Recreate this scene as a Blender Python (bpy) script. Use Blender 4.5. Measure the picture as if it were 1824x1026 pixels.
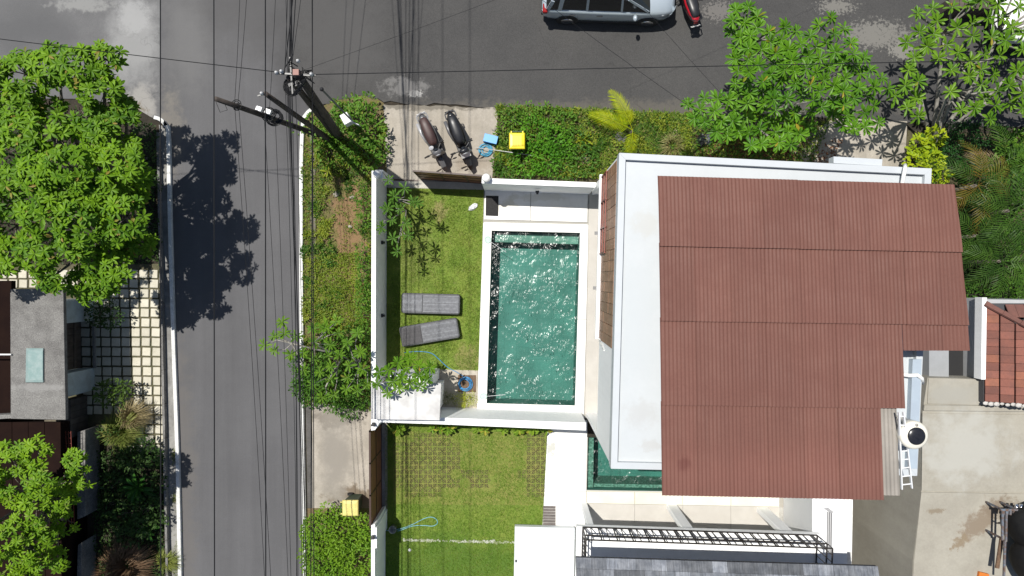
import bpy, math, random
import numpy as np
from mathutils import Vector, Matrix, noise
from mathutils.geometry import tessellate_polygon

R = random.Random(11)
sc = bpy.context.scene
for o in list(bpy.data.objects): bpy.data.objects.remove(o)
COL = sc.collection

# ---------------------------------------------------------------- camera
H = 23.4          # drone height above the street, m
F = 1217.0        # focal length in photo pixels
CX, CY = 920.0, 495.0   # the point straight below the drone, photo pixels
cd = bpy.data.cameras.new('camera'); cam = bpy.data.objects.new('camera', cd); COL.objects.link(cam)
cam.location = (0, 0, H); cam.rotation_euler = (0, 0, 0)
cd.sensor_width = 36; cd.lens = F/1824*36
cd.shift_x = (912-CX)/1824; cd.shift_y = -(513-CY)/1824
cd.clip_start = 0.1; cd.clip_end = 2000
sc.camera = cam

# ---------------------------------------------------------------- sky and sun
SUN = Vector((-0.27, 0.29, 1.0)).normalized()
w = bpy.data.worlds.new('World'); sc.world = w; w.use_nodes = True
nt = w.node_tree; nt.nodes.clear()
sky = nt.nodes.new('ShaderNodeTexSky'); sky.sky_type = 'NISHITA'; sky.sun_disc = False
sky.sun_elevation = math.asin(SUN.z); sky.sun_rotation = math.atan2(SUN.x, SUN.y)
bg = nt.nodes.new('ShaderNodeBackground'); bg.inputs[1].default_value = 0.07
wo = nt.nodes.new('ShaderNodeOutputWorld')
nt.links.new(sky.outputs[0], bg.inputs[0]); nt.links.new(bg.outputs[0], wo.inputs[0])
sl = bpy.data.lights.new('sun', 'SUN'); sl.energy = 5.0; sl.angle = math.radians(0.55); sl.color = (1, 0.965, 0.90)
so = bpy.data.objects.new('sun', sl); COL.objects.link(so)
so.rotation_euler = SUN.to_track_quat('Z', 'Y').to_euler(); so.location = SUN*60
sc.view_settings.view_transform = 'Standard'; sc.view_settings.look = 'None'
sc.view_settings.exposure = 0.12; sc.view_settings.gamma = 1.0; sc.view_settings.use_curve_mapping = False
sc.render.engine = 'CYCLES'
sc.cycles.max_bounces = 8; sc.cycles.transparent_max_bounces = 12

# ---------------------------------------------------------------- helpers
def P(x, y, z=0.0):
    """world point seen at photo pixel (x, y) when it lies z metres up"""
    return Vector(((x-CX)*(H-z)/F, -(y-CY)*(H-z)/F, z))
def PX(d, z=0.0): return d*(H-z)/F          # a length in photo pixels -> metres at height z
def tag(o, label, cat, group=None):
    o['label'] = label; o['category'] = cat
    if group: o['group'] = group
    return o
def kind(o, k): o['kind'] = k; return o
def thing(name, label, cat, loc=(0, 0, 0), rz=0.0, group=None):
    o = bpy.data.objects.new(name, None); COL.objects.link(o)
    o.location = loc; o.rotation_euler = (0, 0, rz); o.empty_display_size = 0.2
    return tag(o, label, cat, group)

class MB:
    """collects polygons, builds them as one mesh object"""
    def __init__(s): s.v = []; s.f = []; s.m = []; s.cur = 0
    def add(s, vs, fs):
        b = len(s.v); s.v += [tuple(v) for v in vs]
        for f in fs: s.f.append(tuple(b+i for i in f)); s.m.append(s.cur)
        return s
    def prism(s, poly, z0, z1, caps=(True, True)):
        n = len(poly)
        a = sum(poly[i][0]*poly[(i+1) % n][1]-poly[(i+1) % n][0]*poly[i][1] for i in range(n))
        if a < 0: poly = list(poly)[::-1]
        g0 = z0 if callable(z0) else (lambda x, y: z0); g1 = z1 if callable(z1) else (lambda x, y: z1)
        vs = [(p[0], p[1], g0(p[0], p[1])) for p in poly]+[(p[0], p[1], g1(p[0], p[1])) for p in poly]
        fs = [(i, (i+1) % n, n+(i+1) % n, n+i) for i in range(n)]
        if n <= 4:
            if caps[1]: fs.append(tuple(range(n, 2*n)))
            if caps[0]: fs.append(tuple(range(n-1, -1, -1)))
        else:
            tri = tessellate_polygon([[Vector((p[0], p[1], 0)) for p in poly]])
            for t in tri:
                t = list(t); p = [poly[i] for i in t]
                ar = (p[1][0]-p[0][0])*(p[2][1]-p[0][1])-(p[2][0]-p[0][0])*(p[1][1]-p[0][1])
                if ar < 0: t = t[::-1]
                if caps[1]: fs.append(tuple(n+i for i in t))
                if caps[0]: fs.append(tuple(t[::-1]))
        return s.add(vs, fs)
    def box(s, c, d, rz=0.0, M=None):
        cx, cy, cz = c; x, y, z = d[0]/2, d[1]/2, d[2]/2
        vs = [Vector(q) for q in ((-x,-y,-z),(x,-y,-z),(x,y,-z),(-x,y,-z),(-x,-y,z),(x,-y,z),(x,y,z),(-x,y,z))]
        if M is not None: vs = [M @ v for v in vs]
        elif rz: vs = [Matrix.Rotation(rz, 3, 'Z') @ v for v in vs]
        vs = [v+Vector(c) for v in vs]
        return s.add(vs, [(0,3,2,1),(4,5,6,7),(0,1,5,4),(1,2,6,5),(2,3,7,6),(3,0,4,7)])
    def bar(s, a, b, w, h, up=(0, 0, 1)):
        a = Vector(a); b = Vector(b); d = (b-a); L = d.length; d.normalize()
        u = Vector(up); sd = d.cross(u)
        if sd.length < 1e-4: sd = d.cross(Vector((0, 1, 0)))
        sd.normalize(); u = sd.cross(d)
        M = Matrix((d, sd, u)).transposed()
        return s.box((a+b)/2, (L, w, h), M=M)
    def tube(s, pts, r, n=6, caps=True):
        pts = [Vector(p) for p in pts]; k = len(pts)
        rs = r if isinstance(r, (list, tuple)) else [r]*k
        vs = []; prev = None
        for i, p in enumerate(pts):
            d = (pts[min(i+1, k-1)]-pts[max(i-1, 0)]).normalized()
            if prev is None:
                prev = d.cross(Vector((0, 0, 1)))
                if prev.length < 1e-3: prev = d.cross(Vector((0, 1, 0)))
                prev.normalize()
            a = prev-d*prev.dot(d)
            if a.length < 1e-5: a = d.orthogonal()
            a.normalize(); prev = a; b = d.cross(a)
            for j in range(n):
                t = 2*math.pi*j/n; vs.append(p+(a*math.cos(t)+b*math.sin(t))*rs[i])
        fs = [(i*n+j, i*n+(j+1) % n, (i+1)*n+(j+1) % n, (i+1)*n+j) for i in range(k-1) for j in range(n)]
        if caps: fs += [tuple(range(n-1, -1, -1)), tuple((k-1)*n+j for j in range(n))]
        return s.add(vs, fs)
    def lathe(s, prof, c=(0, 0, 0), n=16, M=None):
        vs = []
        for (r, z) in prof:
            for j in range(n):
                t = 2*math.pi*j/n; v = Vector((r*math.cos(t), r*math.sin(t), z))
                if M is not None: v = M @ v
                vs.append(v+Vector(c))
        k = len(prof)
        fs = [(i*n+j, i*n+(j+1) % n, (i+1)*n+(j+1) % n, (i+1)*n+j) for i in range(k-1) for j in range(n)]
        if prof[0][0] > 1e-4: fs.append(tuple(range(n-1, -1, -1)))
        if prof[-1][0] > 1e-4: fs.append(tuple((k-1)*n+j for j in range(n)))
        return s.add(vs, fs)
    def sphere(s, c, r, n=12, m=8, sx=1, sy=1, sz=1):
        prof = [(max(1e-5, r*math.sin(math.pi*i/m)), -r*math.cos(math.pi*i/m)) for i in range(m+1)]
        return s.lathe(prof, c, n, Matrix.Diagonal((sx, sy, sz)))
    def loft(s, rings, close=True, caps=True):
        n = len(rings[0]); k = len(rings); vs = [p for r in rings for p in r]
        m = n if close else n-1
        fs = [(i*n+j, i*n+(j+1) % n, (i+1)*n+(j+1) % n, (i+1)*n+j) for i in range(k-1) for j in range(m)]
        if caps and close: fs += [tuple(range(n-1, -1, -1)), tuple((k-1)*n+j for j in range(n))]
        return s.add(vs, fs)
    def build(s, name, mat, parent=None, smooth=False, bevel=0.0, local=False):
        """world-space vertices; under a parent they are moved into the parent's frame unless local"""
        off = Vector((0, 0, 0))
        if parent is not None and not local:
            q = parent
            while q is not None: off += Vector(q.location); q = q.parent
        me = bpy.data.meshes.new(name)
        me.from_pydata([(v[0]-off.x, v[1]-off.y, v[2]-off.z) for v in s.v], [], s.f)
        mats = mat if isinstance(mat, (list, tuple)) else [mat]
        for m in mats: me.materials.append(m)
        if len(mats) > 1: me.polygons.foreach_set('material_index', s.m)
        if smooth: me.polygons.foreach_set('use_smooth', [True]*len(me.polygons))
        me.update()
        o = bpy.data.objects.new(name, me); COL.objects.link(o)
        if parent is not None: o.parent = parent
        if bevel:
            b = o.modifiers.new('bevel', 'BEVEL'); b.width = bevel; b.segments = 2; b.limit_method = 'ANGLE'; b.angle_limit = 0.6
        return o
def link(name, me, parent, M):
    o = bpy.data.objects.new(name, me); COL.objects.link(o)
    o.parent = parent; o.matrix_local = M
    return o
def copy_tree(o, parent=None):
    c = o.copy(); COL.objects.link(c)
    if parent is not None: c.parent = parent
    for ch in o.children: copy_tree(ch, c)
    return c
def poly_px(pts, z=0.0): return [P(x, y, z).to_2d() for x, y in pts]
def sheet(name, pts, z, mat, holes=(), k='structure', parent=None, world=False):
    out = [Vector((p[0], p[1], z)) for p in (pts if world else poly_px(pts, z))]
    hs = [[Vector((p[0], p[1], z)) for p in (h if world else poly_px(h, z))] for h in holes]
    allv = out+[v for h in hs for v in h]
    tri = tessellate_polygon([out]+hs); b = MB(); fs = []
    for t in tri:
        a, c, d = [allv[i] for i in t]
        if (c-a).cross(d-a).z < 0: t = t[::-1]
        fs.append(tuple(t))
    b.add(allv, fs); o = b.build(name, mat, parent)
    if k and parent is None: o['kind'] = k
    return o
def wob(pts, amp, step, seed=0, closed=True):
    """wobbly version of a pixel polygon: irregular edges"""
    r = random.Random(seed); out = []; n = len(pts)
    for i in range(n if closed else n-1):
        a = pts[i]; b = pts[(i+1) % n]; L = math.hypot(b[0]-a[0], b[1]-a[1]); k = max(1, int(L/step))
        for j in range(k):
            t = j/k; q = 0 if j == 0 else amp
            out.append((a[0]+(b[0]-a[0])*t+r.uniform(-q, q), a[1]+(b[1]-a[1])*t+r.uniform(-q, q)))
    if not closed: out.append(pts[-1])
    return out
def inside(p, poly):
    x, y = p; c = False; n = len(poly)
    for i in range(n):
        a = poly[i]; b = poly[i-1]
        if (a[1] > y) != (b[1] > y) and x < (b[0]-a[0])*(y-a[1])/(b[1]-a[1])+a[0]: c = not c
    return c

# ---------------------------------------------------------------- materials
class NT:
    def __init__(s, m): s.t = m.node_tree; s.n = s.t.nodes; s.l = s.t.links; s._p = None
    def new(s, t, **k):
        q = s.n.new(t)
        for a, b in k.items(): setattr(q, a, b)
        return q
    def put(s, sock, v):
        if hasattr(v, 'is_output'): s.l.new(v, sock)
        elif isinstance(v, (tuple, list)) and len(v) == 3 and sock.type == 'RGBA': sock.default_value = (*v, 1)
        else: sock.default_value = v
    def pos(s):
        if s._p is None: s._p = s.new('ShaderNodeNewGeometry')
        return s._p.outputs['Position']
    def island(s): s.pos(); return s._p.outputs['Random Per Island']
    def orand(s): return s.new('ShaderNodeObjectInfo').outputs['Random']
    def noise(s, scale, detail=4, rough=0.6, vec=None, dist=0.0):
        q = s.new('ShaderNodeTexNoise'); s.put(q.inputs['Vector'], vec or s.pos())
        q.inputs['Scale'].default_value = scale; q.inputs['Detail'].default_value = detail
        q.inputs['Roughness'].default_value = rough; q.inputs['Distortion'].default_value = dist
        return q.outputs['Fac']
    def voro(s, scale, feature='F1', vec=None):
        q = s.new('ShaderNodeTexVoronoi', feature=feature); s.put(q.inputs['Vector'], vec or s.pos())
        q.inputs['Scale'].default_value = scale; return q
    def rng(s, v, a, b, c=0.0, d=1.0, smooth=True):
        q = s.new('ShaderNodeMapRange', interpolation_type='SMOOTHSTEP' if smooth else 'LINEAR')
        s.put(q.inputs[0], v); q.inputs[1].default_value = a; q.inputs[2].default_value = b
        q.inputs[3].default_value = c; q.inputs[4].default_value = d; return q.outputs[0]
    def math(s, op, a, b=0.0, clamp=False):
        q = s.new('ShaderNodeMath', operation=op, use_clamp=clamp); s.put(q.inputs[0], a); s.put(q.inputs[1], b); return q.outputs[0]
    def mix(s, f, a, b, blend='MIX'):
        q = s.new('ShaderNodeMix', data_type='RGBA', blend_type=blend); s.put(q.inputs[0], f)
        s.put(q.inputs[6], a); s.put(q.inputs[7], b); return q.outputs[2]
    def scalev(s, sx, sy, sz, rz=0.0):
        q = s.new('ShaderNodeMapping'); s.put(q.inputs[0], s.pos()); q.inputs[3].default_value = (sx, sy, sz); q.inputs[2].default_value = (0, 0, rz); return q.outputs[0]
    def ellipse(s, c, rx, ry, soft=0.5, wob=0.5, nscale=1.5, rot=0.0):
        """mask of an irregular blot: 1 inside"""
        q = s.new('ShaderNodeVectorMath', operation='SUBTRACT'); s.put(q.inputs[0], s.pos()); q.inputs[1].default_value = (c[0], c[1], 0)
        m = s.new('ShaderNodeMapping'); s.put(m.inputs[0], q.outputs[0]); m.inputs[2].default_value = (0, 0, rot)
        m.inputs[3].default_value = (1, 1, 0)
        d = s.new('ShaderNodeMapping'); s.put(d.inputs[0], m.outputs[0]); d.inputs[3].default_value = (1/rx, 1/ry, 0)
        ln = s.new('ShaderNodeVectorMath', operation='LENGTH'); s.put(ln.inputs[0], d.outputs[0])
        nz = s.noise(nscale, 6, 0.7)
        v = s.math('ADD', ln.outputs['Value'], s.math('MULTIPLY', s.math('SUBTRACT', nz, 0.5), wob*4.0))
        return s.rng(v, 1.0+soft/2, 1.0-soft/2)
def mat(name, c, c2=None, scale=3.0, lo=0.35, hi=0.65, rough=0.8, rough2=None, bump=None, spec=0.5, metal=0.0, fine=None,
        masks=(), specks=None, cracks=None, vary=0.0, coat=0.0, streak=None, trans=0.0, isl=0.0):
    """procedural Principled material. masks: (centre, rx, ry, colour, opts)"""
    m = bpy.data.materials.new(name); m.use_nodes = True; t = NT(m)
    p = t.n['Principled BSDF']; col = c
    if c2 is not None: col = t.mix(t.rng(t.noise(scale, 6, 0.65), lo, hi), c, c2)
    if fine is not None:      # (scale, amount): speckle
        f = t.rng(t.noise(fine[0], 3, 0.7), 0.3, 0.7, 1-fine[1], 1+fine[1], smooth=False)
        col = t.mix(1.0, col, f, 'MULTIPLY') if False else _mul(t, col, f)
    if streak is not None:    # (sx, sy, sz, amount)
        f = t.rng(t.noise(1.0, 5, 0.7, vec=t.scalev(*streak[:3])), 0.3, 0.7, 1-streak[3], 1+streak[3], smooth=False)
        col = _mul(t, col, f)
    for mk in masks:
        cc, rx, ry, c3 = mk[:4]; op = mk[4] if len(mk) > 4 else {}
        st = op.pop('amt', 1.0) if op else 1.0
        e = t.ellipse(cc, rx, ry, **op)
        col = t.mix(t.math('MULTIPLY', e, st), col, c3)
    if specks is not None:    # (scale, radius, colour, share): scattered grit and droppings
        v = t.voro(specks[0]); sel = t.rng(v.outputs['Color'], 1-specks[3], 1-specks[3]+.02)
        dd = t.math('ADD', v.outputs['Distance'], t.math('MULTIPLY', t.math('SUBTRACT', t.noise(specks[0]*4, 3), .5), specks[1]*1.5))
        col = t.mix(t.math('MULTIPLY', t.rng(dd, specks[1], specks[1]*.5), sel), col, specks[2])
    if cracks is not None:    # (scale, width, darkness): hairline cracks in patches
        nv = t.new('ShaderNodeVectorMath', operation='ADD'); t.put(nv.inputs[0], t.pos())
        nn = t.new('ShaderNodeTexNoise'); t.put(nn.inputs['Vector'], t.pos()); nn.inputs['Scale'].default_value = 1.7; nn.inputs['Detail'].default_value = 5
        t.put(nv.inputs[1], _mul(t, nn.outputs['Color'], 0.9)); v = t.voro(cracks[0], 'DISTANCE_TO_EDGE', nv.outputs[0])
        f = t.math('MULTIPLY', t.rng(v.outputs['Distance'], cracks[1], cracks[1]*.3), t.rng(t.noise(.35, 3), .45, .6))
        col = _mul(t, col, t.math('SUBTRACT', 1.0, t.math('MULTIPLY', f, cracks[2])))
    if vary: col = _mul(t, col, t.rng(t.orand(), 0, 1, 1-vary, 1+vary, smooth=False))
    if isl: col = _mul(t, col, t.rng(t.island(), 0, 1, 1-isl, 1+isl, smooth=False))
    t.put(p.inputs['Base Color'], col if not isinstance(col, tuple) else col)
    p.inputs['Metallic'].default_value = metal
    p.inputs['Specular IOR Level'].default_value = spec
    p.inputs['Coat Weight'].default_value = coat
    if rough2 is not None: t.put(p.inputs['Roughness'], t.rng(t.noise(scale*2, 4), 0.3, 0.7, rough, rough2))
    else: p.inputs['Roughness'].default_value = rough
    if bump is not None:      # (scale, strength, distance)
        b = t.new('ShaderNodeBump'); b.inputs['Strength'].default_value = bump[1]; b.inputs['Distance'].default_value = bump[2]
        t.put(b.inputs['Height'], t.noise(bump[0], 5, 0.65)); t.put(p.inputs['Normal'], b.outputs[0])
    return m
def _mul(t, col, f):
    q = t.new('ShaderNodeVectorMath', operation='SCALE')
    if hasattr(col, 'is_output'): t.put(q.inputs[0], col)
    else: q.inputs[0].default_value = col
    t.put(q.inputs['Scale'], f); return q.outputs[0]
def leafmat(name, c, c2, young=None, rough=0.5, trans=0.3, spec=0.22, yf=0.12):
    """leaf: colour differs from leaf to leaf; light passes through a little"""
    m = bpy.data.materials.new(name); m.use_nodes = True; t = NT(m)
    c = tuple(q*1.18 for q in c); c2 = tuple(q*1.18 for q in c2)
    p = t.n['Principled BSDF']; r = t.math('FRACT', t.math('ADD', t.island(), t.orand()))
    col = t.mix(t.math('ADD', t.math('MULTIPLY', r, 0.55), t.rng(t.noise(1.3, 2, .5), .32, .68, 0, .5)), c, c2)
    if young is not None: col = t.mix(t.rng(t.math('FRACT', t.math('MULTIPLY', r, 7.31)), 1-yf, 1-yf+0.02), col, young)
    t.put(p.inputs['Base Color'], col); p.inputs['Roughness'].default_value = rough
    p.inputs['Specular IOR Level'].default_value = spec
    tr = t.new('ShaderNodeBsdfTranslucent'); t.put(tr.inputs[0], _mul(t, col, 1.0) if True else col)
    mx = t.new('ShaderNodeMixShader'); mx.inputs[0].default_value = trans
    t.l.new(p.outputs[0], mx.inputs[1]); t.l.new(tr.outputs[0], mx.inputs[2])
    t.l.new(mx.outputs[0], t.n['Material Output'].inputs[0])
    return m
# ================================================================ SETTING
def cpx(x, y): return tuple(P(x, y).to_2d())
# ---- ground materials
M_soil = mat('soil', (0.045, 0.034, 0.022), (0.022, 0.019, 0.013), 1.2, rough=0.95, bump=(9, 0.8, 0.05), fine=(30, 0.3))
M_road = mat('asphalt_street', (0.098, 0.097, 0.101), (0.085, 0.084, 0.088), 0.35, rough=0.85, fine=(55, 0.12), streak=(1.6, 0.06, 1, 0.10), bump=(70, 0.25, 0.01), specks=(2.2, 0.045, (0.17, 0.165, 0.155), .04),
    masks=[(cpx(330, 60), 0.75, 1.9, (0.145, 0.143, 0.14), dict(wob=0.5, nscale=1.0, soft=1.2, amt=0.5)),
           (cpx(470, -30), 2.0, 2.4, (0.068, 0.066, 0.066), dict(wob=0.5, nscale=0.6, soft=1.2, amt=0.75)),
           (cpx(530, 105), 0.9, 2.6, (0.055, 0.054, 0.055), dict(wob=0.5, nscale=0.6, soft=1.0, amt=0.8)),
           (cpx(322, 880), 0.5, 4.5, (0.12, 0.11, 0.10), dict(wob=0.8, nscale=1.2, soft=0.9, amt=0.5)),
           (cpx(300, 240), 0.5, 1.2, (0.2, 0.18, 0.15), dict(wob=0.8, nscale=2, soft=1.0, amt=0.5))])
M_spur = mat('worn_asphalt', (0.125, 0.124, 0.126), (0.10, 0.10, 0.102), 0.5, rough=0.88, fine=(50, 0.14), bump=(60, 0.3, 0.01), cracks=(0.6, 0.010, 0.2),
    masks=[(cpx(238, 70), 0.85, 1.45, (0.265, 0.265, 0.262), dict(wob=0.35, nscale=1.6, soft=1.0, amt=.8)),
           (cpx(240, 30), 0.5, 0.55, (0.32, 0.32, 0.318), dict(wob=0.6, nscale=4.5, soft=0.8, amt=0.6)),
           (cpx(150, 8), 0.9, 0.22, (0.24, 0.24, 0.232), dict(wob=0.8, nscale=4, soft=0.9, amt=.8)),
           (cpx(250, 185), 0.55, 0.6, (0.26, 0.25, 0.235), dict(wob=0.6, nscale=2, soft=0.8)),
           (cpx(212, 205), 0.9, 0.45, (0.16, 0.135, 0.10), dict(wob=0.8, nscale=2.4, soft=0.5)),
           (cpx(60, 60), 1.4, 0.6, (0.085, 0.085, 0.088), dict(wob=0.6, nscale=0.8, soft=1.2, amt=0.7))])
M_side = mat('dark_asphalt', (0.056, 0.0545, 0.053), (0.046, 0.045, 0.0445), 0.45, rough=0.85, fine=(42, 0.36), bump=(55, 0.4, 0.012), cracks=(0.5, 0.010, 0.18), specks=(3.2, 0.07, (0.22, 0.215, 0.20), .12),
    masks=[(cpx(1560, 62), 1.0, 0.42, (0.19, 0.182, 0.165), dict(wob=1.1, nscale=9, soft=0.5, amt=.75)),
           (cpx(1605, 90), 0.35, 0.28, (0.19, 0.182, 0.165), dict(wob=1.2, nscale=10, soft=0.3, amt=.9)),
           (cpx(1490, 12), 0.55, 0.22, (0.18, 0.172, 0.155), dict(wob=1.4, nscale=12, soft=0.3, amt=.8)),
           (cpx(1280, 20), 0.5, 0.3, (0.16, 0.15, 0.14), dict(wob=1.5, nscale=12, soft=0.3, amt=0.7)),
           (cpx(740, 166), 0.24, 0.12, (0.36, 0.355, 0.34), dict(wob=1.1, nscale=6, soft=0.25)),
           (cpx(720, 155), 0.7, 0.28, (0.16, 0.155, 0.15), dict(wob=1.0, nscale=3, soft=0.8, amt=0.8)),
           (cpx(1100, 196), 9.0, 0.30, (0.105, 0.095, 0.08), dict(wob=0.9, nscale=3, soft=1.0, amt=0.6)),
           (cpx(600, 60), 1.5, 2.0, (0.070, 0.068, 0.067), dict(wob=0.7, nscale=1, soft=1.2, amt=0.7))])
M_kerb = mat('white_kerb_paint', (0.66, 0.66, 0.64), (0.45, 0.45, 0.43), 4, 0.45, 0.75, rough=0.8, fine=(20, 0.12), bump=(15, 0.3, 0.01))
M_pave = mat('pavement_concrete', (0.27, 0.265, 0.25), (0.17, 0.165, 0.155), 1.5, rough=0.9, fine=(30, 0.15), bump=(30, 0.3, 0.01))
M_drive = mat('driveway_concrete', (0.37, 0.335, 0.285), (0.30, 0.27, 0.225), 1.1, rough=0.9, fine=(18, 0.10), streak=(2.5, .7, 1, .12), specks=(5, .03, (.2, .16, .11), .08), bump=(25, 0.3, 0.008),
    masks=[(cpx(640, 890), 0.9, 0.45, (0.13, 0.095, 0.06), dict(wob=0.8, nscale=3, soft=0.7, amt=0.85)),
           (cpx(600, 740), 0.9, 0.35, (0.17, 0.15, 0.125), dict(wob=0.9, nscale=3, soft=0.7, amt=0.8)),
           (cpx(600, 810), 0.5, 1.5, (0.235, 0.215, 0.185), dict(wob=0.8, nscale=1.2, soft=1.2, amt=0.9)),
           (cpx(780, 250), 1.3, 0.8, (0.29, 0.26, 0.215), dict(wob=0.7, nscale=1.5, soft=1.2, amt=0.6)),
           (cpx(845, 285), 0.7, 0.35, (0.24, 0.20, 0.155), dict(wob=0.8, nscale=2, soft=0.8, amt=0.6)),
           (cpx(780, 190), 2.2, 0.12, (0.14, 0.125, 0.10), dict(wob=0.9, nscale=5, soft=0.7, amt=0.8))])
M_verge = mat('verge_earth', (0.145, 0.105, 0.055), (0.12, 0.115, 0.035), 2.2, 0.4, 0.6, rough=0.95, fine=(22, 0.3), bump=(12, 0.8, 0.04),
    masks=[(cpx(620, 430), 0.48, 2.1, (0.22, 0.135, 0.068), dict(wob=0.9, nscale=2.2, soft=0.7, amt=0.9)),
           (cpx(648, 560), 0.18, 0.9, (0.15, 0.085, 0.04), dict(wob=0.8, nscale=3, soft=0.6, amt=0.9)),
           (cpx(560, 470), 0.25, 0.5, (0.20, 0.15, 0.09), dict(wob=0.9, nscale=3, soft=0.7, amt=0.7))])
M_bed = mat('planting_bed_earth', (0.085, 0.075, 0.035), (0.05, 0.042, 0.022), 2.0, rough=0.95, fine=(22, 0.3), bump=(12, 0.8, 0.04),
    masks=[(cpx(1350, 262), 2.6, 0.5, (0.07, 0.035, 0.018), dict(wob=0.9, nscale=4, soft=0.5))])
M_lawn = mat('lawn_turf', (0.13, 0.205, 0.022), (0.18, 0.23, 0.036), 1.3, 0.38, 0.66, rough=0.9, fine=(28, 0.22), bump=(30, 0.9, 0.03),
    masks=[(cpx(782, 378), 0.28, 0.32, (0.27, 0.21, 0.10), dict(wob=0.9, nscale=4, soft=0.9, amt=0.7)),
           (cpx(832, 640), 0.35, 0.45, (0.24, 0.19, 0.085), dict(wob=0.9, nscale=4, soft=0.9, amt=0.6)),
           (cpx(740, 450), 0.6, 1.1, (0.17, 0.19, 0.05), dict(wob=0.9, nscale=2, soft=1.0, amt=0.6)),
           (cpx(800, 880), 3.0, 0.6, (0.15, 0.20, 0.034), dict(wob=0.9, nscale=1, soft=1, amt=0.5)),
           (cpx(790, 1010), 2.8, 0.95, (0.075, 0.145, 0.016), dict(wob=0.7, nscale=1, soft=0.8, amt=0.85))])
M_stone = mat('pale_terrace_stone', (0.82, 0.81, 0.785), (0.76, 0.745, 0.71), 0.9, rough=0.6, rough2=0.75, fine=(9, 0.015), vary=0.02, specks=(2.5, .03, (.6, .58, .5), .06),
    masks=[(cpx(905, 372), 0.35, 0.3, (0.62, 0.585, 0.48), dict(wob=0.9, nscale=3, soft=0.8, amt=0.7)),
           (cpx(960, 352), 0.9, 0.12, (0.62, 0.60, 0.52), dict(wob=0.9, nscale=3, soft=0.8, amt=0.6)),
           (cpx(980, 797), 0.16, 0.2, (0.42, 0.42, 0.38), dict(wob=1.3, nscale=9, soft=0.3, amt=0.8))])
M_beige = mat('beige_path_stone', (0.50, 0.475, 0.435), (0.46, 0.435, 0.395), 1.5, rough=0.7, fine=(12, 0.03))

# ---- pools: where the ground is cut away
POOL_IN = [(876, 411), (1033, 415), (1024, 722), (867, 718)]
POOL_OUT = [(861, 396), (1048, 400), (1040, 738), (850, 733)]
POOL2_IN = [(1047, 779), (1372, 786), (1371, 878), (1045, 873)]
g = 600
sheet('ground', [(-g, -g), (g, -g), (g, g), (-g, g)], -0.03, M_soil, holes=[poly_px(POOL_IN), poly_px(POOL2_IN)], world=True)
sheet('street', [(285, -1500), (560, -1500), (560, 190), (552, 200), (541, 215), (538, 300), (538, 500), (541, 730), (542, 800), (546, 1026), (560, 2400), (340, 2400), (321, 1026), (310, 600), (304, 400), (301, 240), (285, 214)], 0.004, M_road)
sheet('side_lane', [(-1500, -1500), (286, -1500), (286, 216), (268, 208), (238, 190), (150, 176), (-1500, 168)], 0.008, M_spur)
side_edge = wob([(552, 198), (600, 178), (650, 170), (684, 182), (885, 190), (1040, 196), (1250, 205), (1500, 212), (1700, 222), (1900, 232), (3400, 300)], 3, 12, 3, closed=False)
sheet('side_road', side_edge+[(3400, -1500), (535, -1500), (528, -300), (515, -40), (526, 60), (520, 130), (535, 170)], 0.012, M_side)

def strip(path, wpx):
    """left/right offset of a pixel path"""
    L = []; Rr = []
    for i, p in enumerate(path):
        a = path[max(i-1, 0)]; b = path[min(i+1, len(path)-1)]; d = (b[0]-a[0], b[1]-a[1]); l = math.hypot(*d)
        n = (-d[1]/l, d[0]/l); L.append((p[0]+n[0]*wpx/2, p[1]+n[1]*wpx/2)); Rr.append((p[0]-n[0]*wpx/2, p[1]-n[1]*wpx/2))
    return L+Rr[::-1]
def smooth_path(p, k=4):
    out = []
    for i in range(len(p)-1):
        a = p[max(i-1, 0)]; b = p[i]; c = p[i+1]; d = p[min(i+2, len(p)-1)]
        for j in range(k):
            t = j/k
            out.append(tuple(0.5*((2*b[q])+(-a[q]+c[q])*t+(2*a[q]-5*b[q]+4*c[q]-d[q])*t*t+(-a[q]+3*b[q]-3*c[q]+d[q])*t**3) for q in range(len(b))))
    out.append(tuple(p[-1])); return out
kl = smooth_path([(277, 210), (288, 214), (297, 224), (302, 245), (305, 400), (311, 600), (318, 800), (323, 1026), (329, 1300)])
kr = smooth_path([(556, 196), (547, 205), (541, 222), (538, 300), (538, 500), (540, 730), (541, 800), (545, 1026), (549, 1300)])
kind(MB().prism(poly_px(strip(kl, 6.5)), -0.02, 0.12).build('kerb', M_kerb, bevel=0.015), 'structure')
kind(MB().prism(poly_px(strip(kr, 6.5)), -0.02, 0.12).build('kerb', M_kerb, bevel=0.015), 'structure')
sheet('pavement', [(283, 222), (292, 225), (298, 245), (302, 400), (308, 600), (315, 800), (320, 1026), (326, 1300), (306, 1300), (302, 1026), (297, 800), (291, 600), (288, 400), (284, 240)], 0.05, M_pave)
sheet('verge', [(541, 222), (556, 199), (600, 176), (660, 168), (684, 184), (690, 318), (690, 742), (556, 730), (541, 725), (538, 500), (538, 300)], 0.0, M_verge)
sheet('lower_verge', [(544, 730), (556, 730), (556, 905), (690, 905), (692, 1300), (549, 1300), (545, 1026)], 0.0, M_verge)
M_drain = mat('drain_concrete', (0.19, 0.17, 0.14), (0.12, 0.105, 0.08), 2, rough=0.9, fine=(20, 0.2), bump=(20, 0.4, 0.02))
kind(MB().prism(poly_px([(553, 228), (562, 226), (564, 520), (555, 540)]), -0.01, 0.06).build('drain_edge', M_drain), 'structure')
kind(MB().prism(poly_px([(545, 722), (555, 722), (557, 905), (548, 905)]), -0.01, 0.025).build('gutter', mat('gutter_concrete', (0.10, 0.095, 0.09), (0.07, 0.066, 0.06), 2, rough=0.9, fine=(20, 0.2))), 'structure')
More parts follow.
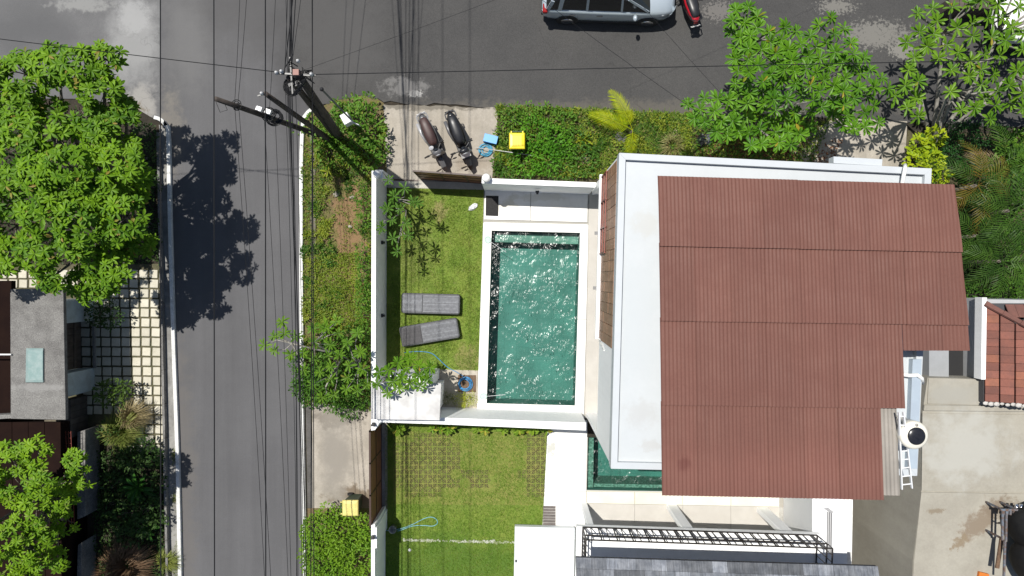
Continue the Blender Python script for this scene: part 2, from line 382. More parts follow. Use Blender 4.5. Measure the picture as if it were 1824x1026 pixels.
sheet('driveway', wob([(683, 186), (887, 192)], 1.5, 9, 5, closed=False)+[(884, 250), (876, 322), (690, 324)], 0.03, M_drive)
sheet('lower_driveway', [(556, 716), (690, 716), (690, 905), (557, 905)], 0.03, M_drive)
sheet('far_driveway', [(1488, 210), (1616, 216), (1612, 300), (1450, 300), (1400, 262)], 0.03, M_drive)
sheet('planting_bed', wob([(884, 194), (1040, 200), (1250, 208), (1490, 212)], 2.5, 10, 8, closed=False)+[(1480, 345), (1060, 345), (874, 326)], 0.016, M_bed)
sheet('garden_bed', [(1616, 232), (2300, 262), (2300, 560), (1400, 560), (1440, 330), (1612, 300)], 0.0, M_bed)
sheet('threshold', [(690, 322), (872, 325), (860, 338), (690, 334)], 0.034, mat('threshold_concrete', (0.50, 0.48, 0.42), (0.40, 0.38, 0.33), 2, rough=0.9, fine=(15, 0.08)))
sheet('lawn', [(688, 334), (862, 338), (852, 660), (850, 660), (688, 655)], 0.02, M_lawn)
sheet('lower_lawn', [(685, 745), (976, 748), (966, 936), (960, 1300), (685, 1300)], 0.02, M_lawn)
sheet('stepping_area', [(688, 655), (851, 660), (850, 735), (688, 735)], 0.026, mat('patio_concrete', (0.44, 0.40, 0.335), (0.36, 0.32, 0.26), 2, rough=0.9, fine=(15, 0.08)))

# ---- upper terrace and pool coping (separate slabs, open joints)
ter = sheet('terrace', [(850, 330), (1095, 330), (1085, 745), (846, 745)], 0.0, mat('joint_sand', (0.35, 0.34, 0.31), rough=0.9), holes=[POOL_IN])
def slab(parent, poly, z0, z1, m, name='paving_slab'):
    return MB().prism(poly_px(poly), z0, z1).build(name, m, parent, bevel=0.006)
for q in ([(864, 340), (945, 341.5), (944, 393), (862, 391)], [(946, 341.5), (1047, 343), (1046, 396), (945, 393)]):
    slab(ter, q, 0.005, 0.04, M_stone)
I = POOL_IN; O = POOL_OUT
for i in range(4):
    j = (i+1) % 4
    for k in range(2 if i % 2 else 1):
        n = 2 if i % 2 else 1
        lp = lambda a, b, t: (a[0]+(b[0]-a[0])*t, a[1]+(b[1]-a[1])*t)
        e = 0.0008
        slab(ter, [lp(O[i], O[j], k/n+e), lp(O[i], O[j], (k+1)/n-e), lp(I[i], I[j], (k+1)/n-e), lp(I[i], I[j], k/n+e)], 0.005, 0.06, M_stone, 'coping_stone')
slab(ter, [(1049.5, 343), (1092, 343), (1082, 740), (1041.5, 738)], 0.005, 0.03, M_beige, 'path_slab')
slab(ter, [(849.5, 735), (1040, 739.5), (1040, 748), (849, 748)], 0.005, 0.045, M_stone)

# ---- pool basins and water
def tile_mat(name, c, c2, s):
    m = bpy.data.materials.new(name); m.use_nodes = True; t = NT(m); p = t.n['Principled BSDF']
    b = t.new('ShaderNodeTexBrick'); t.put(b.inputs['Vector'], t.scalev(1, 1, 1)); b.inputs['Scale'].default_value = s
    b.offset = 0.0; b.inputs['Mortar Size'].default_value = 0.012; b.inputs['Brick Width'].default_value = 1.0; b.inputs['Row Height'].default_value = 1.0
    b.inputs['Color1'].default_value = (*c, 1); b.inputs['Color2'].default_value = (*c2, 1); b.inputs['Mortar'].default_value = (c[0]*0.7, c[1]*0.75, c[2]*0.75, 1)
    col = _mul(t, b.outputs[0], t.rng(t.noise(1.1, 5), 0.3, 0.7, 0.8, 1.2))
    # sun shimmer of the waves over the floor is left to the renderer
    t.put(p.inputs['Base Color'], col); p.inputs['Roughness'].default_value = 0.6
    return m
M_tile = tile_mat('green_pool_stone', (0.095, 0.195, 0.168), (0.082, 0.175, 0.152), 2.4)
M_ptile = tile_mat('pale_pool_stone', (0.20, 0.265, 0.22), (0.18, 0.24, 0.20), 2.4)
def water_mat(name, tint, wave, strength, dens, rough=0.20):
    """clear water: tinted see-through body, mirror skin by fresnel, wind ripples as bump"""
    m = bpy.data.materials.new(name); m.use_nodes = True; t = NT(m); t.n.remove(t.n['Principled BSDF'])
    v = t.scalev(1.15, 0.5, 1, 0.75)
    h = t.math('ADD', t.math('MULTIPLY', t.noise(wave, 2, 0.5, vec=v, dist=0.6), 1.0), t.math('MULTIPLY', t.noise(wave*2.8, 2, 0.55, vec=v, dist=0.4), 0.30))
    gust = t.rng(t.noise(1.0, 3, 0.6), 0.36, 0.62, 0.30, 1.35)
    b = t.new('ShaderNodeBump'); b.inputs['Distance'].default_value = 0.056; b.inputs['Strength'].default_value = strength
    t.put(b.inputs['Height'], t.math('MULTIPLY', h, gust))
    tr = t.new('ShaderNodeBsdfTransparent'); tr.inputs[0].default_value = (*tint, 1)
    gl = t.new('ShaderNodeBsdfGlossy'); gl.inputs['Roughness'].default_value = rough; gl.inputs[0].default_value = (1, 1, 1, 1)
    fr = t.new('ShaderNodeFresnel'); fr.inputs[0].default_value = 1.33
    t.l.new(b.outputs[0], gl.inputs['Normal']); t.l.new(b.outputs[0], fr.inputs['Normal'])
    mx = t.new('ShaderNodeMixShader'); t.put(mx.inputs[0], fr.outputs[0]); t.l.new(tr.outputs[0], mx.inputs[1]); t.l.new(gl.outputs[0], mx.inputs[2])
    t.l.new(mx.outputs[0], t.n['Material Output'].inputs[0]); return m
M_water = water_mat('pool_water', (0.64, 0.87, 0.83), 6.4, 1.0, 1)
def basin(pts, depth, zt, m):
    b = MB(); q = poly_px(pts); n = 4
    vs = [(p[0], p[1], zt) for p in q]+[(p[0], p[1], -depth) for p in q]
    b.add(vs, [(0, 1, 5, 4), (1, 2, 6, 5), (2, 3, 7, 6), (3, 0, 4, 7), (4, 5, 6, 7)])
    return b.build('pool_basin', m)
kind(basin(POOL_IN, 0.98, 0.0, M_tile), 'structure')
kind(MB().prism(poly_px([(878, 413), (1032, 417), (1031.5, 434), (877.5, 430)]), -0.97, -0.34).build('pool_step', M_ptile), 'structure')
sheet('pool_water', [(I[0][0]-.5, I[0][1]-.5), (I[1][0]+.5, I[1][1]-.5), (I[2][0]+.5, I[2][1]+.5), (I[3][0]-.5, I[3][1]+.5)], -0.07, M_water)
kind(basin(POOL2_IN, 1.3, 0.0, M_tile), 'structure')
M_mosaic = mat('pool_pebble_mosaic', (0.12, 0.15, 0.12), (0.28, 0.32, 0.27), 14, 0.42, 0.58, rough=0.7)
b = MB(); b.prism(poly_px([(1048, 781), (1059, 781), (1058, 872), (1046.5, 872)]), -1.29, -0.25); b.prism(poly_px([(1059.5, 866), (1370, 871.5), (1370, 877), (1059.5, 872)]), -1.29, -0.3)
kind(b.build('pool_ledge', M_mosaic), 'structure')
M_water2 = water_mat('lower_pool_water', (0.58, 0.85, 0.80), 8.0, 1.0, 1)
sheet('lower_pool_water', [(1046.5, 778.5), (1372.5, 785.5), (1371.5, 878.5), (1044.5, 873.5)], -0.08, M_water2)
# ---- lower terrace
ter2 = sheet('lower_terrace', [(975, 748), (1046, 748), (1046, 778), (1047, 779), (1045, 873), (1371, 878), (1388, 878), (1388, 1000), (1388, 1300), (960, 1300), (966, 936)], 0.0, mat('joint_sand_pale', (0.5, 0.49, 0.45), rough=0.9))
slab(ter2, [(976, 750), (1045.5, 751), (1044, 874), (970, 874)], 0.005, 0.05, M_stone)
slab(ter2, [(970, 875), (1044, 875), (1041, 960), (966, 960)], 0.005, 0.05, M_stone)
for k in range(4):
    x0 = 1045+k*85.5; x1 = x0+84.8
    slab(ter2, [(x0, 874.5+k*1.3), (x1, 875.8+k*1.3), (x1, 897+k*1.5), (x0, 895.5+k*1.5)], 0.005, 0.05, mat('cream_terrace_stone', (0.72, 0.70, 0.60), (0.66, 0.635, 0.52), 0.8, rough=0.7, vary=0.05))
for k in range(4):
    x0 = 1045+k*85.5; x1 = x0+84.8
    slab(ter2, [(x0, 896.3+k*1.5), (x1, 897.8+k*1.5), (x1, 990), (x0, 990)], 0.005, 0.035, M_beige)
sheet('side_court', [(1388, 860), (1470, 860), (1470, 1000), (1388, 1000)], 0.0, mat('court_concrete', (0.42, 0.41, 0.38), (0.30, 0.29, 0.265), 2.2, rough=0.9, fine=(14, 0.1),
    masks=[(cpx(1430, 895), 0.8, 0.5, (0.33, 0.31, 0.27), dict(wob=1.2, nscale=4, soft=0.4))]))
# ---- paved yard of the house on the left: pale tiles set in grass joints
yard = sheet('paved_yard', [(-400, 470), (287, 470), (290, 600), (296, 806), (240, 800), (160, 760), (-400, 760)], 0.0, mat('yard_joint_earth', (0.115, 0.10, 0.06), (0.07, 0.07, 0.035), 3, rough=0.95, fine=(25, 0.3)))
M_ytile = mat('cream_yard_tile', (0.56, 0.53, 0.44), (0.49, 0.46, 0.37), 3, rough=0.85, fine=(20, 0.08), vary=0.10, bump=(30, 0.3, 0.01))
tb = MB().box((0, 0, 0), (0.278, 0.278, 0.05)); t0 = tb.build('tile', M_ytile, yard, bevel=0.012); first = True
for r in range(19):
    for c in range(22):
        y = 488+r*17.3; x = 277-c*17.9+(r-4)*0.62
        if x < -20 or y > 800 or (x < 150 and y > 508): continue
        if y > 735 and x < 225: continue
        v = P(x, y)
        if first: o = t0; first = False
        else: o = bpy.data.objects.new('tile', t0.data); COL.objects.link(o); o.parent = yard; mm = o.modifiers.new('bevel', 'BEVEL'); mm.width = 0.012; mm.segments = 1
        o.location = (v.x+R.uniform(-.006, .006), v.y+R.uniform(-.006, .006), 0.02+R.uniform(-.006, .006)); o.rotation_euler = (R.uniform(-.015, .015), R.uniform(-.015, .015), R.uniform(-.02, .02)-0.035)
# ================================================================ BUILDINGS AND WALLS
M_white = mat('white_wall_paint', (0.91, 0.915, 0.91), (0.85, 0.85, 0.835), 1.1, 0.5, 0.8, rough=0.7, fine=(10, 0.02), streak=(5, 5, .5, .03), specks=(3.5, .05, (.6, .59, .56), .10))
M_whited = mat('weathered_white_paint', (0.80, 0.80, 0.79), (0.60, 0.59, 0.57), 1.6, 0.42, 0.75, rough=0.75, fine=(14, 0.05))
M_slabw = mat('white_roof_coating', (0.50, 0.53, 0.55), (0.48, 0.51, 0.53), 1.0, rough=0.55, fine=(6, 0.012),
    masks=[(P(1142, 738, 6.4), 0.45, 0.28, (0.42, 0.42, 0.415), dict(wob=0.8, nscale=3, soft=1.0, amt=0.4)),
           (P(1162, 795, 6.4), 0.25, 0.12, (0.40, 0.39, 0.375), dict(wob=1.0, nscale=5, soft=0.9, amt=0.4)),
           (P(1150, 400, 6.4), 0.3, 0.3, (0.465, 0.475, 0.465), dict(wob=0.8, nscale=3, soft=0.9, amt=0.7)),
           (P(1140, 560, 6.4), 0.6, 1.4, (0.465, 0.50, 0.52), dict(wob=0.9, nscale=1.4, soft=0.9, amt=0.6))])
M_rim = mat('parapet_paint', (0.50, 0.53, 0.555), (0.48, 0.51, 0.535), 1.0, rough=0.55, fine=(6, 0.012), specks=(2.2, .05, (.42, .42, .40), .12))
M_red = mat('red_brown_corrugated_metal', (0.150, 0.066, 0.050), (0.142, 0.062, 0.048), 0.7, rough=0.62, rough2=0.75, fine=(24, 0.07), streak=(9, 0.35, 1, 0.07), vary=0.05, spec=0.3, specks=(2.6, .035, (.10, .045, .035), .12),
    masks=[(P(1220, 827, 7.4), 0.14, 0.16, (0.10, 0.035, 0.028), dict(wob=0.6, nscale=5, soft=1.2, amt=0.85)),
           (P(1450, 840, 7.4), 3.5, 0.5, (0.22, 0.085, 0.065), dict(wob=0.5, nscale=1, soft=2.0, amt=0.25))])
M_grey_sheet = mat('grey_corrugated_sheet', (0.27, 0.245, 0.215), (0.22, 0.20, 0.175), 0.9, rough=0.6, streak=(8, 0.4, 1, 0.15))
M_timber = mat('timber_cladding', (0.36, 0.19, 0.11), (0.28, 0.14, 0.08), 4, rough=0.5, vary=0.18, streak=(2, 18, 3, 0.15))
M_redrail = mat('red_brown_steel_paint', (0.20, 0.05, 0.032), rough=0.4)
M_pipe = mat('white_pvc', (0.80, 0.80, 0.78), rough=0.35)
M_black = mat('black_plastic', (0.012, 0.012, 0.013), (0.02, 0.02, 0.02), 5, rough=0.45)
M_brgate = mat('brown_gate_paint', (0.25, 0.10, 0.05), (0.20, 0.078, 0.04), 3, rough=0.5, vary=0.08, streak=(3, 3, 30, 0.10))
M_dkbrown = mat('dark_brown_steel', (0.045, 0.02, 0.013), rough=0.5)
M_ncon = mat('neighbour_concrete', (0.345, 0.325, 0.275), (0.30, 0.28, 0.235), 0.8, streak=(3, 3, .4, .06), rough=0.9, fine=(16, 0.05), bump=(20, 0.2, 0.006),
    masks=[(P(1745, 930, 3.6), 0.75, 0.28, (0.20, 0.155, 0.11), dict(wob=0.8, nscale=5, soft=0.9, amt=0.85, rot=-0.75)),
           (P(1785, 905, 3.6), 0.45, 0.3, (0.19, 0.15, 0.11), dict(wob=0.8, nscale=5, soft=0.9, amt=0.8)),
           (P(1710, 965, 3.6), 0.3, 0.12, (0.22, 0.17, 0.11), dict(wob=1.2, nscale=8, soft=0.7, amt=0.8, rot=-0.7)),
           (P(1665, 910, 3.6), 0.25, 0.07, (0.20, 0.16, 0.11), dict(wob=1.0, nscale=9, soft=0.8, amt=0.8)),
           (P(1720, 800, 3.6), 1.1, 0.9, (0.40, 0.395, 0.36), dict(wob=0.8, nscale=1.4, soft=1.0, amt=0.8)),
           (P(1700, 700, 3.6), 0.8, 0.3, (0.315, 0.305, 0.27), dict(wob=0.8, nscale=1.4, soft=1.0, amt=0.8))])
M_slate = mat('grey_roof_tile', (0.10, 0.11, 0.13), (0.165, 0.175, 0.195), 5, rough=0.7, vary=0.5, streak=(22, 1.2, 4, 0.45))
M_terra = mat('terracotta_tile', (0.20, 0.074, 0.052), (0.16, 0.064, 0.048), 3, rough=0.8, vary=0.22, fine=(25, 0.12))
M_terra2 = mat('faded_terracotta', (0.27, 0.10, 0.06), (0.21, 0.085, 0.055), 3, rough=0.8, vary=0.15, fine=(25, 0.12))
M_ridge = mat('ridge_tile_brown', (0.165, 0.072, 0.056), (0.13, 0.06, 0.048), 3, rough=0.8, vary=0.1, fine=(25, 0.1))
M_railblk = mat('dark_iron', (0.018, 0.014, 0.012), rough=0.45)
M_gcon = mat('grey_weathered_concrete', (0.20, 0.195, 0.185), (0.125, 0.12, 0.115), 1.8, 0.35, 0.68, rough=0.95, fine=(28, 0.42), specks=(9, .03, (.06, .055, .05), .3), bump=(40, 0.35, 0.01),
    masks=[(P(70, 690, 2.5), 0.8, 0.12, (0.28, 0.275, 0.265), dict(wob=0.8, nscale=3, soft=0.8, amt=0.6))])
M_bluepaint = mat('pale_blue_grey_paint', (0.42, 0.50, 0.53), (0.34, 0.40, 0.42), 3, rough=0.8, fine=(14, 0.06))

# ---------------------------------------------------------------- the white house under the corrugated roof
ZR = 6.4
house = thing('modern_house', 'white flat-roofed house carrying the large red-brown corrugated roof beside the pool', 'house', tuple(P(1300, 560, 7.0).to_2d())+(0,))
S = [(1103, 272), (1660, 300), (1634, 848), (1088, 835)]           # outer roof edge, seen at ZR
Sw = poly_px(S, ZR)
def inset(poly, d):
    n = len(poly); out = []; c = sum((Vector(p) for p in poly), Vector((0, 0)))/n
    for i in range(n):
        p0 = Vector(poly[i-1]); p1 = Vector(poly[i]); p2 = Vector(poly[(i+1) % n])
        def off(a, b):
            t = (b-a).normalized(); nn = Vector((-t.y, t.x))
            if (c-a).dot(nn) < 0: nn = -nn
            return a+nn*d, t
        a, t1 = off(p0, p1); b, t2 = off(p1, p2)
        den = t1.x*t2.y-t1.y*t2.x; k = ((b-a).x*t2.y-(b-a).y*t2.x)/den; out.append(a+t1*k)
    return out
body = inset(Sw, 0.03)
# west side: notch for the timber bay of the upper floor
yb0, yb1 = P(0, 300, 4.6).y, P(0, 612, 4.6).y
def xw(y):   # west wall line
    a, b = body[0], body[3]; t = (y-a.y)/(b.y-a.y); return a.x+(b.x-a.x)*t
nd = 0.055
notch = [body[0], body[1], body[2], body[3], Vector((xw(yb1), yb1)), Vector((xw(yb1)+nd, yb1)), Vector((xw(yb0)+nd, yb0)), Vector((xw(yb0), yb0))]
def onW(y, d): return Vector((xw(y)+d, y))
yn_, ys_ = P(0, 347).y, P(0, 735).y
lower = [body[0], body[1], body[2], body[3], onW(ys_, 0), onW(ys_, .85), onW(yn_, .85), onW(yn_, 0)]
MB().prism(lower, -0.05, 3.15).build('wall', M_white, house)
dg = mat('dark_door_glass', (0.02, 0.025, 0.028), rough=0.08, spec=0.7)
for i in range(4):                 # glazed doors behind the terrace path
    ya = yn_+(ys_-yn_)*(.06+i*.22); yb_ = yn_+(ys_-yn_)*(.06+i*.22+.2)
    fo = MB().prism([onW(ya, .80), onW(ya, .848), onW(yb_, .848), onW(yb_, .80)], 0.06, 2.6).build('door', M_dkbrown, house)
    MB().prism([onW(ya-.06, .785), onW(ya-.06, .799), onW(yb_+.06, .799), onW(yb_+.06, .785)], 0.14, 2.52).build('pane', dg, fo)
MB().prism(notch, 3.15, 5.95).build('wall', M_white, house)
MB().prism(inset(Sw, 0.012), 5.95, 6.275).build('roof_slab', M_slabw, house)
Si = inset(Sw, 0.165); b = MB()
for i in range(4):
    j = (i+1) % 4
    b.prism([Sw[i], Sw[j], Si[j], Si[i]], 6.15, 6.40)
b.build('parapet', M_rim, house, bevel=0.006)
MB().prism(poly_px([(1484, 279), (1571, 284), (1570, 296), (1484, 291)], 6.25), 6.0, 6.28).build('rain_hood', M_rim, house, bevel=0.006)
# ledge at first-floor level with the timber bay above it
MB().prism([(xw(yb0)-0.12, yb0+0.05), (xw(yb0)-0.002, yb0+0.05), (xw(yb1)-0.002, yb1), (xw(yb1)-0.12, yb1)], 3.05, 3.2).build('bay_ledge', M_white, house, bevel=0.008)
bay = MB().prism([(xw(yb0)+nd-0.05, yb0-0.004), (xw(yb0)+nd-0.003, yb0-0.004), (xw(yb1)+nd-0.003, yb1+0.004), (xw(yb1)+nd-0.05, yb1+0.004)], 3.2, 5.94).build('timber_wall', M_dkbrown, house)
n = 17
for i in range(n):
    for k in range(3):
        t0 = i/n; t1 = (i+1)/n; ya = yb0+(yb1-yb0)*t0-0.006; yc = yb0+(yb1-yb0)*t1+0.006
        x0 = xw(ya)+nd-0.052; x1 = xw(yc)+nd-0.052; q = R.uniform(0, .008)
        MB().prism([(x0-.022-q, ya), (x0, ya), (x1, yc), (x1-.022-q, yc)], 3.22+k*0.907, 3.22+(k+1)*0.907-0.014).build('cladding_panel', M_timber, bay)
rail = MB()
for z, e in ((3.28, 0.47), (3.75, 0.47), (4.25, 0.47)):
    ye = yb0+(yb1-yb0)*e
    rail.bar((xw(yb0)-0.06, yb0-0.02, z), (xw(ye)-0.06, ye, z), 0.028, 0.028)
for t in (0.0, 0.16, 0.32, 0.47):
    yy = yb0+(yb1-yb0)*t-0.03; rail.bar((xw(yy)-0.06, yy, 3.2), (xw(yy)-0.06, yy, 4.3), 0.04, 0.04, up=(0, 1, 0))
rail.build('railing', M_redrail, house)
# a rolled awning bracket at the south end of the bay
b = MB(); yy = yb1-0.03
b.tube([(xw(yy)-0.10, yy+0.12, 3.45), (xw(yy)-0.04, yy+0.05, 3.55), (xw(yy)+0.10, yy-0.01, 3.9), (xw(yy)+0.22, yy-0.02, 4.1)], 0.025, 6)
b.bar((xw(yy)-0.02, yy-0.02, 3.3), (xw(yy)-0.02, yy-0.18, 4.4), 0.03, 0.03); b.bar((xw(yy)-0.02, yy-0.02, 3.9), (xw(yy)-0.02, yy-0.18, 4.4), 0.03, 0.03)
b.build('bay_bracket', mat('white_steel', (0.7, 0.7, 0.68), rough=0.4), house)
for yy in (P(0, 415, 3.2).y, P(0, 513, 3.2).y):
    MB().box((xw(yy)-0.17, yy, 3.12), (0.10, 0.10, 0.05)).build('spotlight', mat('lamp_grey', (0.2, 0.2, 0.2), rough=0.4), house)
MB().tube([P(1612, 294, 6.42), P(1612, 302, 6.55), P(1609, 316, 6.45), P(1606, 334, 6.40), P(1605, 350, 6.40)], 0.05, 8).build('drain_pipe', M_pipe, house, smooth=True)
MB().tube([P(1600, 666, 6.42), P(1620, 669, 6.44), P(1634, 668, 6.48), P(1642, 674, 6.44), P(1643, 682, 6.3)], 0.05, 8).build('drain_pipe', M_pipe, house, smooth=True)
MB().prism(poly_px([(1626, 640), (1642, 640), (1634, 835), (1618, 835)], 6.45), 6.277, 6.45).build('roof_kerb', mat('grey_blue_coating', (0.36, 0.43, 0.50), (0.33, 0.39, 0.46), 2, rough=0.6), house, bevel=0.006)

# corrugated roof: overlapping sheets over a steel frame
XL = 3.41
YB = [2.47, 0.76, -1.02, -3.0, -5.10]        # row edges
def zroof(y): return 6.72+0.66*max(0, (2.47-y)/7.57)**0.75
roof = MB()
for y in (2.2, 0.7, -1.0, -3.0, -4.8): roof.bar((XL+.1, y, zroof(y)-0.09), (8.5 if y < -2.5 else 10.4, y-0.1, zroof(y)-0.09), 0.06, 0.08)
for x in (3.7, 6.0, 8.3, 10.1):
    for y in (2.2, -1.0, -4.7):
        if x > 9 and y < -2: continue
        if y < -3.8: y = -3.9
        roof.box((x, y, (6.34+zroof(y)-0.13)/2), (0.06, 0.06, zroof(y)-0.13-6.34))
roof = roof.build('corrugated_roof', M_dkbrown, house)
PITCH = 0.0926; SEG = 4
def corr_sheet(x0, x1, ya, yb, lift, m, name, parent, skew=(-0.018, -0.018)):
    nx = max(4, int(round((x1-x0)/PITCH*SEG))); ny = 5; b = MB(); vs = []
    off = R.uniform(-.012, .012); r_ = None
    for j in range(ny):
        for i in range(nx+1):
            yr = ya+(yb-ya)*j/(ny-1); x = x0+((x1+0.19*(2.47-yr)/4.1 if x1 > 10.5 else x1)-x0)*i/nx; y = yr+(skew[0]+(skew[1]-skew[0])*j/(ny-1))*(x-XL)+off*(.35 if r_ is None else .6)
            vs.append((x, y, zroof(y)+lift+0.011*math.cos((x-XL)/PITCH*2*math.pi)))
    k = nx+1
    fs = [(j*k+i, (j+1)*k+i, (j+1)*k+i+1, j*k+i+1) for j in range(ny-1) for i in range(nx)]
    b.add(vs, fs)
    for j0 in (0, ny-1):              # turned-down sheet ends
        row = [vs[j0*k+i] for i in range(k)]; low = [(v[0], v[1], v[2]-0.02) for v in row]
        b.add(row+low, [(i, i+1, k+i+1, k+i) if j0 else (i+1, i, k+i, k+i+1) for i in range(nx)])
    o = b.build(name, m, parent, smooth=True)
    return o
cols = [XL+i*0.8334 for i in range(9)]+[10.57]
for r in range(4):
    for c in range(len(cols)-1):
        x0, x1 = cols[c], cols[c+1]+(0.05 if c < len(cols)-2 else 0)
        ya, yb = YB[r]+0.08*(r > 0), YB[r+1]
        if r == 2 and c == 6: x1 = 9.16
        if r == 2 and c >= 7: yb = -1.70
        if r == 2 and c == 7: x0 = 9.165
        if r == 3 and c == 5: x1 = 8.60
        if r == 3 and c >= 6: continue
        corr_sheet(x0, x1, ya, yb, 0.05*(3-r)+0.010*(c % 2), M_red, 'roofing_sheet', roof, ((-.030, -.020), (-.020, -.014), (-.014, -.014 if c < 7 else -.004), (-.014, -.020))[r])
corr_sheet(8.58, 9.02, -2.98, -5.02, -0.05, M_grey_sheet, 'grey_roofing_sheet', roof)

# water tank and ladder beside the roof
c = P(1633, 777, 7.5); tank = thing('water_tank', 'round white water tank with black lid on the edge of the roof', 'water tank', (c.x, c.y, 6.47))
M_tank = mat('cream_plastic', (0.78, 0.76, 0.68), (0.72, 0.69, 0.60), 3, rough=0.4)
MB().lathe([(0.27, 0), (0.30, 0.03), (0.315, 0.3), (0.33, 0.32), (0.315, 0.36), (0.315, 0.7), (0.33, 0.72), (0.335, 0.9), (0.325, 0.94), (0.29, 0.97), (0.2, 1.0), (0.17, 1.0)], n=32).build('body', M_tank, tank, smooth=True, local=True)
MB().lathe([(0.20, 1.0), (0.205, 1.03), (0.185, 1.045), (0.12, 1.06), (0.05, 1.075), (0.001, 1.08)], n=28).build('lid', mat('black_tank_lid', (0.012, 0.013, 0.018), (0.02, 0.02, 0.025), 9, rough=0.25), tank, smooth=True, local=True)
MB().lathe([(0.03, 0.95), (0.035, 1.0), (0.001, 1.005)], c=(0.02, 0.25, 0), n=10).build('inlet_cap', mat('grey_fitting', (0.3, 0.29, 0.27), rough=0.5), tank, smooth=True, local=True)
MB().tube([(-0.02, -0.24, 0.88), (0.10, -0.32, 0.80), (0.14, -0.34, 0.3)], 0.02, 6).build('pipe', mat('grey_pipe', (0.25, 0.24, 0.22), rough=0.5), tank, local=True)
a0, a1, b0, b1 = P(1601, 734, 7.55), P(1609, 734, 7.55), P(1606, 871, 6.9), P(1624, 869, 6.9)
lad = thing('ladder', 'white aluminium ladder lying against the roof edge next to the round tank', 'ladder', a0)
M_alu = mat('white_aluminium', (0.75, 0.76, 0.77), rough=0.35)
for p, q in ((a0, b0), (a1, b1)): MB().bar(p, q, 0.03, 0.06).build('rail', M_alu, lad)
for k in range(9):
    t = (k+0.5)/9; MB().tube([a0.lerp(b0, t), a1.lerp(b1, t)], 0.016, 6).build('rung', M_alu, lad)

# ---------------------------------------------------------------- garden walls
def wall_thing(label, loc): return thing('garden_wall', label, 'wall', loc)
M_sconce = mat('black_lamp_metal', (0.02, 0.02, 0.022), rough=0.4); M_globe = mat('opal_globe', (0.88, 0.87, 0.84), rough=0.25)
HW = 1.8
def globe(parent, x, y, z0, r=0.135):
    v = P(x, y, z0+0.2)
    g = MB().lathe([(0.05, 0), (0.055, 0.05), (0.03, 0.07)], c=(v.x, v.y, z0), n=12).build('globe_lamp', M_sconce, parent)
    MB().sphere((v.x, v.y, z0+0.19), r, 20, 12).build('globe', M_globe, g, smooth=True)
def sconce(parent, v, d):
    o = MB(); o.box(v, (0.06 if abs(d[0]) else 0.12, 0.06 if abs(d[1]) else 0.12, 0.16)); o.box(Vector(v)+Vector(d)*0.05+Vector((0, 0, 0.02)), (0.07, 0.07, 0.10)); o.build('wall_lamp', M_sconce, parent, bevel=0.008)
ww = wall_thing('long white boundary wall between the roadside verge and the pool garden', P(675, 500))
wp = poly_px([(662, 304), (670, 304), (669, 690), (661, 690)], HW)
MB().prism(wp, -0.05, HW).build('wall', M_white, ww, bevel=0.008)
v = poly_px([(662, 303), (690, 320)], HW)
MB().prism([P(689, 317).to_2d(), P(700, 317).to_2d(), P(700, 330).to_2d(), P(689, 330).to_2d()], -0.05, HW-0.02).build('end_pier', M_white, ww)
globe(ww, 671, 310, HW)
for yy in (432, 562):
    q = P(681, yy, 0.95); sconce(ww, (wp[1].x+0.03, q.y, 0.95), (1, 0, 0))
nw = wall_thing('white wall between the planted bed and the terrace with the doormat', P(950, 340))
q = poly_px([(858, 317), (1062, 325), (1062, 330), (1060, 334), (858, 326.5)], HW)
MB().prism(q, -0.05, HW).build('wall', M_white, nw, bevel=0.008)
globe(nw, 866, 317, HW, 0.14)
vv = P(957, 336, 0.9); sconce(nw, (vv.x, q[3].y-0.03+0.03*(vv.x-q[3].x)*-1*0.04, 0.95), (0, -1, 0))
mw = wall_thing('low white dividing wall between the two pool gardens', P(850, 744))
q = poly_px([(664, 741), (786, 744), (1044, 753), (1044, 767), (786, 756), (664, 752)], HW)
MB().prism(q, -0.05, HW).build('wall', M_white, mw, bevel=0.01)
MB().prism(poly_px([(661, 746), (683, 744), (668, 766), (661, 767)], HW), -0.05, HW+0.01).build('gate_pier', M_white, mw, bevel=0.008)
vv = P(665, 757, HW+0.1); sconce(mw, vv, (0, 1, 0))
lw = wall_thing('short white wall at the end of the brown side gate with lamp on top', P(680, 980))
MB().prism(poly_px([(661, 936), (668, 934), (667, 1120), (661, 1120)], HW), -0.05, HW).build('wall', M_white, lw, bevel=0.008)
q = [P(686, 906).to_2d(), P(690, 906).to_2d(), P(690, 940).to_2d(), P(683, 940).to_2d()]
MB().prism(q, -0.05, HW-0.02).build('gate_pier', M_white, lw)
vv = P(664, 958, HW+0.1); sconce(lw, vv, (0, 1, 0))
# pump shed roof slab in the corner of the pool garden
shed = thing('pump_shed', 'small shed with weathered white slab roof in the corner of the pool garden', 'shed', P(740, 705))
ZS = 2.25
MB().prism(poly_px([(661, 682), (786, 683), (783, 749), (661, 747)], ZS), ZS-0.14, ZS).build('roof_slab', mat('stained_white_slab', (0.60, 0.595, 0.585), (0.44, 0.43, 0.42), 2.0, 0.4, 0.7, rough=0.8, fine=(16, 0.05)), shed, bevel=0.01)
MB().prism(poly_px([(692, 668), (771, 670), (770, 690), (692, 690)], 1.9), 0.0, 1.9).build('wall', M_white, shed, bevel=0.008)
MB().prism(poly_px([(665, 695), (778, 696), (776, 742), (665, 741)], ZS), 0.0, ZS-0.142).build('wall', M_white, shed)

